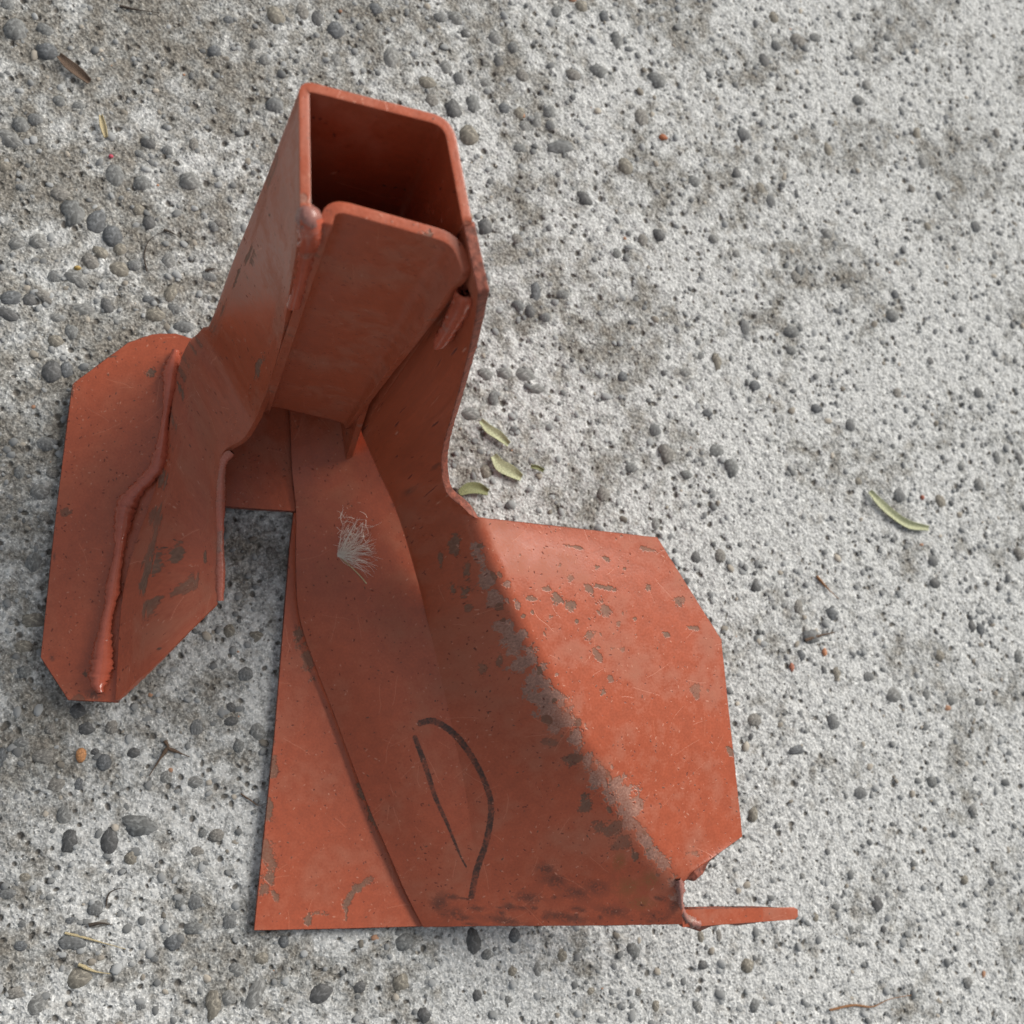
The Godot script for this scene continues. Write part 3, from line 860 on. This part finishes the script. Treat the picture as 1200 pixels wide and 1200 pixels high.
func BASE() -> Array:
	return [v(44.2,4.5,-79.3), v(42.4,4.5,-61.3), v(37.5,4.5,7.9), v(31.2,4.5,75.5), v(61.8,4.5,77.4), v(94.8,4.5,79.2), v(143.0,4.5,80.9), v(113.9,4.5,23.2), v(74.9,4.5,-68.5)]

func WEB() -> Array:
	return [v(-0.4,9.0,-114.0), v(45.4,9.0,-116.7), v(44.9,9.0,-91.6), v(44.1,9.0,-73.9), v(20.7,9.0,-74.9), v(-1.0,9.0,-77.1)]

func TAB() -> Array:
	return [v(178.4,43.0,73.8), v(227.1,37.0,77.6), v(228.8,37.0,78.6), v(228.6,37.0,81.1), v(227.1,37.0,82.0), v(178.6,42.0,80.0)]

func WELD_A() -> Array:
	return [v(-0.6,15.8,-131.4), v(-1.4,15.7,-125.5), v(-2.3,15.6,-117.4), v(-3.5,15.4,-106.1), v(-4.7,15.4,-93.3), v(-6.8,14.9,-86.1), v(-11.9,13.7,-80.2), v(-15.8,12.7,-74.1), v(-17.2,12.5,-65.4), v(-18.0,12.4,-56.2), v(-19.2,12.3,-47.1), v(-20.0,12.1,-39.6), v(-21.4,11.9,-30.7), v(-22.2,11.9,-20.3), v(-23.0,11.8,-11.5), v(-22.3,12.1,-8.0)]

func LIP() -> Array:
	return [v(174.6,49.0,62.1), v(175.9,47.0,67.4), v(177.7,44.0,73.0), v(180.7,42.0,77.6), v(186.1,40.5,79.8)]

func ROLL() -> Array:
	return [v(19.2,32.5,-90.1), v(16.5,30.5,-87.0), v(15.8,29.5,-76.8), v(15.9,28.5,-63.3), v(16.2,27.5,-49.9), v(16.4,26.5,-38.4)]

func WELD_B() -> Array:
	return [v(26.2,196.5,-104.5), v(26.6,195.0,-103.0), v(27.0,190.0,-102.7), v(27.7,176.0,-104.2), v(28.3,160.0,-104.7), v(28.3,146.0,-103.2)]

func WELD_C() -> Array:
	return [v(63.8,186.0,-95.3), v(65.2,177.0,-95.6), v(65.8,167.0,-95.6), v(66.1,156.0,-95.1), v(65.9,146.0,-94.5)]

func PEN_BOW() -> Array:
	return [[376, 889, 8.6], [407, 885, 8.9], [451, 914, 8.2], [487, 961, 7.4], [524, 1028, 6.7], [546, 1098, 7.4], [541, 1183, 7.8], [524, 1254, 8.6], [515, 1328, 7.9]]

func PEN_STEM() -> Array:
	return [[365, 924, 6.4], [392, 995, 7.1], [419, 1074, 6.0], [450, 1142, 4.5], [481, 1215, 2.8], [499, 1250, 2.2]]

func MAIN_MARKS() -> Array:
	return [
		[443, 484, 10, 18, -30, 1], [457, 519, 12, 18, -30, 1], [474, 559, 12, 24, -30, 1], [493, 601, 12, 20, -30, 1], [523, 670, 18, 24, -30, 1], [542, 704, 22, 22, -30, 1],
		[567, 750, 26, 26, -30, 1], [545, 729, 16, 16, -30, 1], [595, 790, 28, 28, -30, 1], [621, 831, 30, 32, -30, 1], [649, 865, 32, 28, -30, 1], [672, 892, 24, 20, -30, 1],
		[654, 911, 16, 16, -30, 1], [705, 939, 16, 28, -30, 1], [738, 994, 16, 25, -30, 1], [760, 1030, 18, 25, -30, 1], [829, 1073, 37, 33, -30, 1], [810, 1048, 25, 21, -30, 1],
		[863, 1112, 29, 21, -30, 1], [851, 1144, 21, 17, -30, 1], [889, 1185, 17, 29, -30, 1], [913, 1224, 19, 25, -30, 1], [942, 1251, 19, 25, -30, 1], [976, 1296, 17, 19, -30, 1],
		[991, 1333, 15, 19, -30, 1], [554, 687, 14, 18, -30, 1], [572, 726, 12, 18, -30, 1], [811, 1152, 31, 25, 0, 5], [839, 1184, 21, 19, 0, 5], [749, 1093, 15, 19, 0, 5],
		[635, 885, 14, 16, 0, 5], [651, 942, 16, 10, 0, 5], [705, 984, 25, 12, 0, 5], [412, 470, 8, 21, -12, 0], [443, 587, 8, 14, -12, 0], [454, 617, 6, 10, -12, 0],
		[495, 759, 8, 13, -12, 0], [421, 569, 6, 16, -12, 0], [440, 533, 6, 19, -12, 0], [524, 737, 6, 16, -12, 0], [393, 497, 3, 15, -12, 0], [694, 478, 21, 5, 10, 0],
		[774, 574, 28, 6, 10, 0], [645, 602, 9, 19, -35, 0], [682, 625, 14, 14, 10, 0], [774, 626, 11, 21, -35, 0], [738, 685, 16, 14, 10, 0], [756, 738, 6, 22, -35, 0],
		[991, 599, 20, 10, 10, 0], [1046, 824, 20, 10, 10, 0], [582, 607, 16, 5, 10, 0], [1031, 669, 17, 5, 10, 0], [770, 828, 10, 13, -35, 0], [906, 477, 17, 5, 10, 0],
		[683, 552, 8, 8, 10, 0], [788, 505, 13, 5, 10, 0], [1041, 833, 7, 13, -35, 0], [734, 579, 8, 14, -35, 0], [618, 582, 14, 5, 10, 0], [864, 649, 7, 7, 10, 0],
		[1144, 981, 7, 14, -35, 0], [1030, 1227, 17, 7, 10, 0], [448, 485, 8, 8, 10, 0], [792, 794, 5, 8, -35, 0], [704, 1285, 34, 21, 10, 2], [758, 1316, 38, 21, 10, 2],
		[681, 1255, 21, 15, 10, 2], [803, 1304, 30, 19, 10, 2], [649, 1329, 34, 17, 10, 2], [850, 1366, 47, 15, 10, 2], [732, 1377, 64, 13, 10, 2], [594, 1385, 52, 11, 10, 2],
		[473, 1367, 30, 17, 10, 2], [442, 1341, 22, 26, 10, 2], [953, 1381, 43, 13, 10, 2], [989, 1355, 17, 26, 10, 2], [872, 1305, 34, 30, 0, 3], [911, 1345, 34, 19, 0, 3],
		[842, 1238, 17, 25, 0, 3], [921, 1284, 21, 25, 0, 3], [336, 313, 8, 6, 20, 2], [316, 332, 8, 6, 20, 2], [738, 693, 3, 3, -52, 0], [813, 454, 4, 3, -27, 0],
		[764, 687, 6, 3, 39, 0], [827, 446, 3, 3, 15, 0], [656, 525, 4, 3, -49, 0], [1008, 542, 5, 4, 49, 0], [834, 528, 6, 4, -8, 0], [797, 722, 3, 5, -54, 0],
		[654, 578, 5, 4, -19, 0], [828, 638, 3, 4, 16, 0], [711, 744, 5, 5, 7, 0], [788, 610, 2, 2, 32, 0], [657, 588, 3, 3, -5, 0], [952, 685, 12, 6, 28, 0],
		[760, 635, 7, 3, 33, 0], [551, 504, 3, 3, -7, 0], [825, 724, 6, 6, -59, 0], [817, 659, 6, 5, -25, 0], [1078, 828, 3, 4, -53, 0], [815, 663, 4, 5, -55, 0],
		[628, 647, 5, 6, 4, 0], [757, 525, 8, 6, -31, 0], [700, 657, 4, 4, 47, 0], [818, 522, 2, 2, -31, 0], [759, 719, 4, 5, -54, 0], [904, 573, 7, 6, 48, 0],
		[789, 995, 4, 5, 60, 0], [879, 1226, 5, 4, 60, 5], [827, 1112, 11, 6, 60, 1], [601, 791, 7, 6, 60, 0], [484, 554, 12, 6, 60, 0], [882, 1177, 8, 6, 60, 5],
		[613, 689, 5, 2, 60, 0], [648, 805, 3, 3, 60, 0], [505, 623, 13, 6, 60, 5], [496, 551, 10, 4, 60, 0], [515, 574, 10, 8, 60, 1], [899, 1176, 11, 5, 60, 1],
		[644, 782, 4, 5, 60, 1], [670, 926, 5, 6, 60, 0], [796, 1002, 6, 4, 60, 1], [902, 1210, 6, 5, 60, 0], [831, 1070, 10, 6, 60, 5], [688, 920, 4, 4, 60, 0],
		[935, 1273, 8, 7, 60, 5], [800, 1107, 9, 6, 60, 5], [642, 843, 11, 8, 60, 5], [519, 613, 9, 4, 60, 1], [557, 647, 5, 6, 60, 0], [601, 780, 11, 6, 60, 0],
		[879, 1100, 7, 4, 60, 5], [793, 1029, 16, 6, 60, 0], [757, 993, 14, 6, 60, 1], [862, 1146, 5, 3, 60, 0], [604, 773, 16, 6, 60, 5], [722, 905, 10, 5, 60, 1],
		[516, 653, 9, 6, 60, 5], [768, 1005, 21, 8, 60, 1], [747, 990, 5, 4, 60, 5], [908, 1205, 4, 3, 60, 0], [540, 621, 14, 6, 60, 1], [474, 566, 8, 3, 60, 0],
		[581, 637, 8, 4, 60, 0], [783, 1046, 16, 8, 60, 1], [794, 1032, 6, 6, 60, 1], [703, 895, 9, 8, 60, 5], [709, 948, 3, 3, 60, 0], [577, 720, 5, 6, 60, 0],
		[890, 1168, 8, 5, 60, 0], [872, 1219, 16, 8, 60, 5], [629, 797, 6, 4, 60, 1], [568, 723, 4, 5, 60, 0], [586, 1367, 12, 8, 8, 2], [775, 1362, 13, 8, 8, 2],
		[912, 1350, 19, 7, 8, 2], [764, 1358, 17, 8, 8, 2], [635, 1354, 16, 6, 8, 2], [762, 1373, 11, 4, 8, 2], [491, 1382, 20, 4, 8, 2], [954, 1335, 22, 6, 8, 2],
		[454, 1371, 19, 3, 8, 2], [831, 1362, 7, 6, 8, 2], [528, 1354, 21, 8, 8, 2], [606, 1346, 14, 6, 8, 2], [469, 1325, 21, 8, 8, 2], [607, 1352, 20, 7, 8, 2],
		[818, 1380, 7, 8, 8, 2], [939, 1393, 12, 7, 8, 2], [663, 1355, 13, 7, 8, 2], [585, 1353, 16, 3, 8, 2], [591, 1380, 9, 7, 8, 2], [496, 1329, 26, 4, 8, 2],
		[501, 1378, 20, 8, 8, 2], [708, 1328, 9, 5, 8, 2], [690, 1378, 11, 8, 8, 2], [514, 1394, 25, 5, 8, 2],
	]

func LEG_MARKS() -> Array:
	return [
		[181, 1004, 12, 25, 0, 0], [159, 1025, 15, 25, 0, 0], [155, 1049, 22, 23, 0, 0], [136, 1071, 20, 18, 0, 0], [148, 1084, 20, 18, 0, 0], [137, 1102, 13, 15, 0, 0],
		[126, 1136, 10, 15, 0, 0], [143, 1038, 10, 20, 0, 0], [104, 1054, 7, 20, 0, 0], [88, 1124, 10, 20, 0, 0], [211, 682, 24, 10, 0, 0], [206, 735, 16, 10, 0, 0],
		[184, 780, 16, 8, 0, 0], [201, 850, 9, 8, 0, 0], [199, 609, 16, 8, 0, 0], [200, 551, 14, 10, 0, 0], [136, 247, 11, 25, 0, 0], [67, 394, 12, 25, 0, 0],
		[185, 104, 11, 25, 0, 0], [160, 309, 11, 20, 0, 0], [176, 387, 9, 25, 0, 0], [186, 444, 12, 15, 0, 0], [-2, 1178, 8, 10, 0, 0], [57, 1048, 7, 15, 0, 0],
		[204, 57, 8, 13, 0, 0], [198, 944, 7, 15, 0, 0],
	]

func PLATE_MARKS() -> Array:
	return [
		[336, 39, 12, 10, 0, 5], [165, 369, 10, 8, 0, 5], [248, -3, 24, 6, 0, 5], [275, -26, 20, 6, 0, 5], [205, 794, 15, 8, 0, 5], [163, 75, 6, 16, 0, 5],
		[142, 473, 4, 11, 0, 2], [240, 786, 19, 15, 0, 2], [148, 700, 6, 9, 0, 2], [220, 739, 6, 8, 0, 5],
	]

func BASE_MARKS() -> Array:
	return [
		[69, 544, 11, 17, 0, 0], [74, 522, 7, 11, 0, 0], [62, 621, 13, 22, 0, 0], [60, 718, 16, 37, 0, 0], [68, 763, 11, 29, 0, 0], [61, 788, 11, 15, 0, 0],
		[79, 807, 5, 18, -30, 0], [151, 858, 7, 15, 0, 0], [166, 849, 18, 6, 0, 0], [239, 822, 7, 26, 35, 0], [262, 803, 22, 7, -35, 0], [230, 854, 4, 15, 0, 0],
		[141, 306, 11, 34, -15, 0], [125, 254, 8, 23, 0, 0], [292, 660, 8, 30, -25, 0], [268, 604, 9, 19, -25, 0], [68, 486, 6, 11, 0, 0],
	]

func LEAVES() -> Array:
	return [
		["leaf_scrap", ["pale green torn leaf strip beside the upright bracket wall, nearest the box channel", "leaf scrap"], 0, [[v(118.1,2.1,-114.0), v(118.8,1.4,-114.7), v(119.5,2.4,-115.4)], [v(121.1,2.1,-109.8), v(122.4,1.7,-111.3), v(123.4,2.4,-112.6)], [v(125.3,2.1,-107.3), v(126.3,1.3,-108.6), v(127.5,2.4,-110.3)], [v(129.9,2.1,-104.4), v(130.6,1.1,-105.2), v(131.2,2.4,-106.0)]]],
		["leaf_scrap", ["pale green notched leaf piece just below a similar torn strip", "leaf scrap"], 0, [[v(122.8,2.1,-99.5), v(123.9,1.4,-100.3), v(125.0,2.4,-101.1)], [v(124.9,2.1,-94.5), v(126.7,1.7,-96.5), v(128.2,2.4,-98.2)], [v(129.9,2.1,-91.9), v(131.0,1.3,-93.8), v(132.4,2.4,-96.3)], [v(135.0,2.1,-90.2), v(135.7,1.1,-91.5), v(136.2,2.4,-92.6)]]],
		["leaf_scrap", ["curled olive leaf in the corner between bracket wall and flange", "leaf scrap"], 1, [[v(109.8,2.3,-83.2), v(109.2,1.6,-84.2), v(108.6,2.6,-85.2)], [v(113.4,2.3,-84.1), v(112.8,1.9,-86.4), v(112.3,2.6,-88.3)], [v(116.7,2.3,-84.3), v(117.1,1.5,-86.2), v(117.5,2.6,-88.6)], [v(121.0,2.3,-83.7), v(121.3,1.3,-85.0), v(121.6,2.6,-86.0)]]],
		["leaf_scrap", ["pale yellow green crescent leaf alone on the open concrete far from the bracket", "leaf scrap"], 0, [[v(300.7,2.0,-90.5), v(301.4,1.3,-91.2), v(302.1,2.3,-91.9)], [v(305.4,2.0,-84.4), v(306.8,1.6,-85.9), v(307.9,2.3,-87.1)], [v(312.6,2.0,-78.8), v(313.5,1.2,-80.1), v(314.6,2.3,-81.8)], [v(320.8,2.0,-74.5), v(321.3,1.0,-76.4), v(321.8,2.3,-78.0)], [v(331.2,2.0,-74.0), v(331.3,1.4,-75.0), v(331.5,2.3,-76.0)]]],
		["leaf_scrap", ["tiny dark olive sliver beside the notched leaf piece", "leaf scrap"], 1, [[v(140.0,1.7,-95.9), v(140.0,1.0,-96.4), v(140.0,2.0,-96.9)], [v(142.3,1.7,-95.3), v(142.6,1.3,-96.1), v(142.8,2.0,-96.9)], [v(145.3,1.7,-94.4), v(145.5,0.9,-94.8), v(145.7,2.0,-95.3)]]],
		["wood_chip", ["brown split wood chip lying next to a round grey pebble", "wood chip"], 2, [[v(-47.3,2.3,-250.2), v(-46.6,1.6,-250.9), v(-46.0,2.6,-251.7)], [v(-44.5,2.3,-246.4), v(-43.2,1.9,-247.9), v(-42.1,2.6,-249.2)], [v(-40.3,2.3,-243.3), v(-39.3,1.5,-244.6), v(-38.1,2.6,-246.2)], [v(-35.9,2.3,-240.7), v(-35.2,1.3,-241.6), v(-34.7,2.6,-242.4)]]],
		["straw_piece", ["short pale flattened straw piece standing out on the dirty concrete", "straw"], 3, [[v(-31.3,1.9,-228.4), v(-30.7,1.2,-228.5), v(-30.2,2.2,-228.7)], [v(-30.8,1.9,-223.8), v(-29.7,1.5,-224.0), v(-28.7,2.2,-224.3)], [v(-29.1,1.9,-219.4), v(-28.6,1.1,-219.6), v(-27.9,2.2,-219.7)]]],
	]

func STALKS() -> Array:
	return [
		["twig", ["dark slightly bent twig near the upper edge of the slab above the straw", "twig"], 1, 0.55, [[v(-25.5,0.9,-276.4), v(-19.1,0.9,-276.0), v(-10.4,0.9,-276.1)]]],
		["plant_fibre", ["thin dark fibre curving in an arc between pebbles beside the tall channel wall", "plant fibre"], 1, 0.28, [[v(-12.0,0.9,-166.8), v(-13.1,0.9,-172.9), v(-11.8,0.9,-178.9), v(-7.5,0.9,-182.9), v(-2.5,0.9,-184.5)]]],
		["twig", ["short dark twig at the end of the curved fibre", "twig"], 1, 0.50, [[v(-6.3,0.9,-184.4), v(-3.1,0.9,-183.4), v(-0.2,0.9,-181.9)]]],
		["twig", ["stubby dark twig pointing at the sloping edge of the channel", "twig"], 1, 0.50, [[v(9.3,0.9,-169.2), v(12.4,0.9,-170.2), v(15.3,0.9,-170.1)]]],
		["straw_piece", ["long thin pale straw below the chamfered foot plate", "straw"], 2, 0.45, [[v(-31.3,0.9,71.9), v(-24.7,0.9,74.1), v(-17.8,0.9,76.6), v(-11.7,0.9,78.8)]]],
		["straw_piece", ["short tan straw lying against a grey pebble below the long pale straw", "straw"], 2, 0.60, [[v(-26.6,0.9,82.4), v(-21.6,0.9,85.1), v(-16.4,0.9,86.4)]]],
		["wood_splinter", ["short reddish brown splinter on the open concrete beside the chamfered flange", "wood splinter"], 3, 0.60, [[v(271.0,0.9,-52.5), v(276.2,0.9,-46.9), v(281.4,0.9,-42.4)]]],
		["twig", ["dark forked twig between the foot plate and the flat base plate", "twig"], 0, 0.60, [[v(-0.7,0.9,9.1), v(0.5,0.9,11.6), v(-0.3,0.9,13.9)], [v(0.2,0.9,11.6), v(-2.6,0.9,16.2), v(-5.6,0.9,21.1)], [v(0.5,0.9,11.9), v(4.3,0.9,13.5), v(7.9,0.9,15.1)]]],
		["root_strand", ["faint brown wavy root strand near the lower edge of the slab", "root"], 3, 0.50, [[v(261.8,0.9,126.2), v(273.2,0.9,125.4), v(282.1,0.9,126.9), v(290.6,0.9,124.8), v(301.5,0.9,124.2)]]],
		["plant_fibre", ["thin curled fibre arching over the concrete below the foot plate", "plant fibre"], 1, 0.26, [[v(-18.5,0.9,64.3), v(-17.6,0.9,60.1), v(-13.4,0.9,58.7), v(-9.2,0.9,60.4)]]],
		["plant_fibre", ["fine bent fibre touching the long edge of the base plate", "plant fibre"], 0, 0.30, [[v(26.0,0.9,28.8), v(29.6,0.9,31.4), v(32.4,0.9,33.3), v(35.1,0.9,32.5)]]],
		["wood_splinter", ["brown bark flake on the concrete below the reddish splinter", "wood splinter"], 0, 0.90, [[v(262.7,0.9,-24.5), v(270.1,0.9,-26.3), v(277.9,0.9,-27.8)]]],
		["twig", ["short dark twig crossing a pebble under the curled fibre", "twig"], 1, 0.60, [[v(-23.8,0.9,70.0), v(-20.0,0.9,69.7), v(-16.1,0.9,70.6)]]],
	]

func CHIPS() -> Array:
	return [
		["stone_chip", ["bright orange stone chip on the slab below the foot plate", "stone chip"], Color(0.86, 0.62, 0.42), v(1.9,1.2,2.6), 3, v(-28.5,0.4,13.2)],
		["stone_chip", ["rusty orange chip on the pale concrete to the side of the box channel rim", "stone chip"], Color(0.74, 0.45, 0.3), v(2.2,1.2,1.5), 8, v(208.4,0.4,-252.6)],
		["stone_chip", ["small yellow chip on top of a blue grey pebble", "stone chip"], Color(0.8, 0.68, 0.4), v(1.3,1.2,0.9), 12, v(-36.7,0.4,-166.0)],
		["paint_flake", ["tiny bright pink flake on the grey concrete", "paint flake"], Color(0.86, 0.36, 0.45), v(0.9,0.7,0.8), 5, v(-26.5,0.4,-212.5)],
		["stone_chip", ["small peach chip among brown bark flakes on open concrete", "stone chip"], Color(0.86, 0.6, 0.45), v(1.2,0.9,2), 15, v(272.4,0.4,-19.3)],
		["stone_chip", ["small reddish chip on open concrete, nearest the pale crescent leaf", "stone chip"], Color(0.75, 0.45, 0.36), v(1,0.8,1.2), 17, v(330.5,0.4,-89.6)],
		["stone_chip", ["little red brown chip on the white concrete below the splinter and bark flake", "stone chip"], Color(0.78, 0.5, 0.4), v(1.2,0.8,2), 19, v(255.8,0.4,-12.9)],
	]

func FLUFF() -> Array:
	return [v(58.8,17.5,-56.1), v(63.3,19.0,-51.6), v(66.9,20.0,-47.7), v(70.4,20.0,-43.3)]



# ---------------------------------------------------------------- things lying about
func litter() -> void:
	var grain := mottled(256, 0.04, 131, 0.6, 1.0)
	var leaf_green := tinted(grain, Color(0.80, 0.82, 0.66), 9.0, 0.7, 0.01)
	leaf_green.backlight_enabled = true
	leaf_green.backlight = Color(0.25, 0.3, 0.12)
	var leaf_dark := tinted(grain, Color(0.58, 0.60, 0.42), 7.0, 0.7, 0.01)
	var bark := tinted(grain, Color(0.46, 0.38, 0.32), 5.0, 0.9, 0.04)
	var dark := tinted(grain, Color(0.33, 0.29, 0.26), 5.0, 0.9, 0.03)
	var straw := tinted(grain, Color(0.82, 0.76, 0.60), 5.0, 0.8, 0.02)
	var rusty := tinted(grain, Color(0.66, 0.48, 0.33), 5.0, 0.9, 0.03)
	for l in LEAVES():
		var o := put(sheet(l[3], [0.0, 2.0, 0.0], 0.25, Vector3.UP, {"nt": 5, "ns": 3}), l[0], [[leaf_green, leaf_dark, bark, straw][l[2]], [leaf_green, leaf_dark, bark, straw][l[2]]])
		tag(o, l[1][0], l[1][1])
	for s in STALKS():
		var m := ArrayMesh.new()
		var r: float = s[3]
		for line in s[4]: tube(m, line, func(t): return r * (0.75 + 0.35 * sin(t * 5.0 + 0.6)) * (1.0 - 0.4 * t), 6, 5, 0.5, 4)
		var o := put(m, s[0], [[bark, dark, straw, rusty][s[2]], [bark, dark, straw, rusty][s[2]], [bark, dark, straw, rusty][s[2]]])
		tag(o, s[1][0], s[1][1])
	for c in CHIPS():
		var o := put(lump(c[3].x, c[3].y, c[3].z, 0.35, c[4], 6, 10), c[0], [tinted(grain, c[2], 8.0, 0.7, 0.02)])
		o.position = c[5] * MM
		tag(o, c[1][0], c[1][1])
	# a dry seed head caught on the side plate
	var fluff := Node3D.new()
	fluff.name = "seed_fluff"
	add_child(fluff)
	tag(fluff, "wispy white seed fluff with its dry seed stuck on the dark red plate", "seed fluff")
	rng.seed = 5
	var down := StandardMaterial3D.new()
	down.albedo_color = Color(0.92, 0.89, 0.85)
	down.roughness = 0.7
	var heart: Vector3 = FLUFF()[0]
	var hairs := ArrayMesh.new()
	var all := {"p": PackedVector3Array(), "n": PackedVector3Array(), "i": PackedInt32Array()}
	for n in 190:
		var loose := n >= 96
		var from := heart + Vector3(rng.randf_range(-0.6, 0.6), rng.randf_range(0.0, 0.8), rng.randf_range(-0.6, 0.6))
		var an := deg_to_rad(rng.randf_range(-88.0, 42.0))
		var far := rng.randf_range(9.0, 14.5)
		if loose:
			from = heart + Vector3(rng.randf_range(-1.0, 12.0), rng.randf_range(0.5, 3.0), rng.randf_range(-14.0, -1.0))
			an = rng.randf() * TAU
			far = rng.randf_range(1.5, 5.0)
		var dir := Vector3(cos(an), rng.randf_range(0.1, 0.8), sin(an))
		var bend := Vector3(rng.randf_range(-1, 1), rng.randf_range(-0.4, 0.2), rng.randf_range(-1, 1)) * far * 0.34
		strand(all, from, from + dir * far * 0.5 + bend, from + dir * far, 0.078)
	add(hairs, all.p, all.n, PackedVector2Array(), fix(all.p, all.n, all.i))
	var h := put(hairs, "hairs", [down], fluff)
	h.set_meta("kind", "stuff")
	var m := ArrayMesh.new()
	tube(m, FLUFF(), func(t): return 0.22, 5, 6, 0.3, 2)
	put(m, "stalk", [straw], fluff)
	var seed_ := put(lump(0.7, 0.6, 1.5, 0.2, 3, 6, 8), "seed", [straw], fluff)
	seed_.position = FLUFF()[-1] * MM
	seed_.rotation.y = 0.6

func strand(all: Dictionary, a: Vector3, b: Vector3, c: Vector3, r: float) -> void:
	for k in 7:
		var f := k / 6.0
		var p := a.lerp(b, f).lerp(b.lerp(c, f), f)
		var t := (c - a).normalized()
		var side := t.cross(Vector3.UP).normalized()
		var up := side.cross(t)
		for s in 3:
			var d := side * cos(TAU * s / 3) + up * sin(TAU * s / 3)
			all.p.append((p + d * r * (1.0 - 0.6 * f)) * MM)
			all.n.append(d)
			if k < 6:
				var i: int = all.p.size() - 1
				var j := i - s + (s + 1) % 3
				all.i.append_array(PackedInt32Array([i, j, i + 3, j, j + 3, i + 3]))
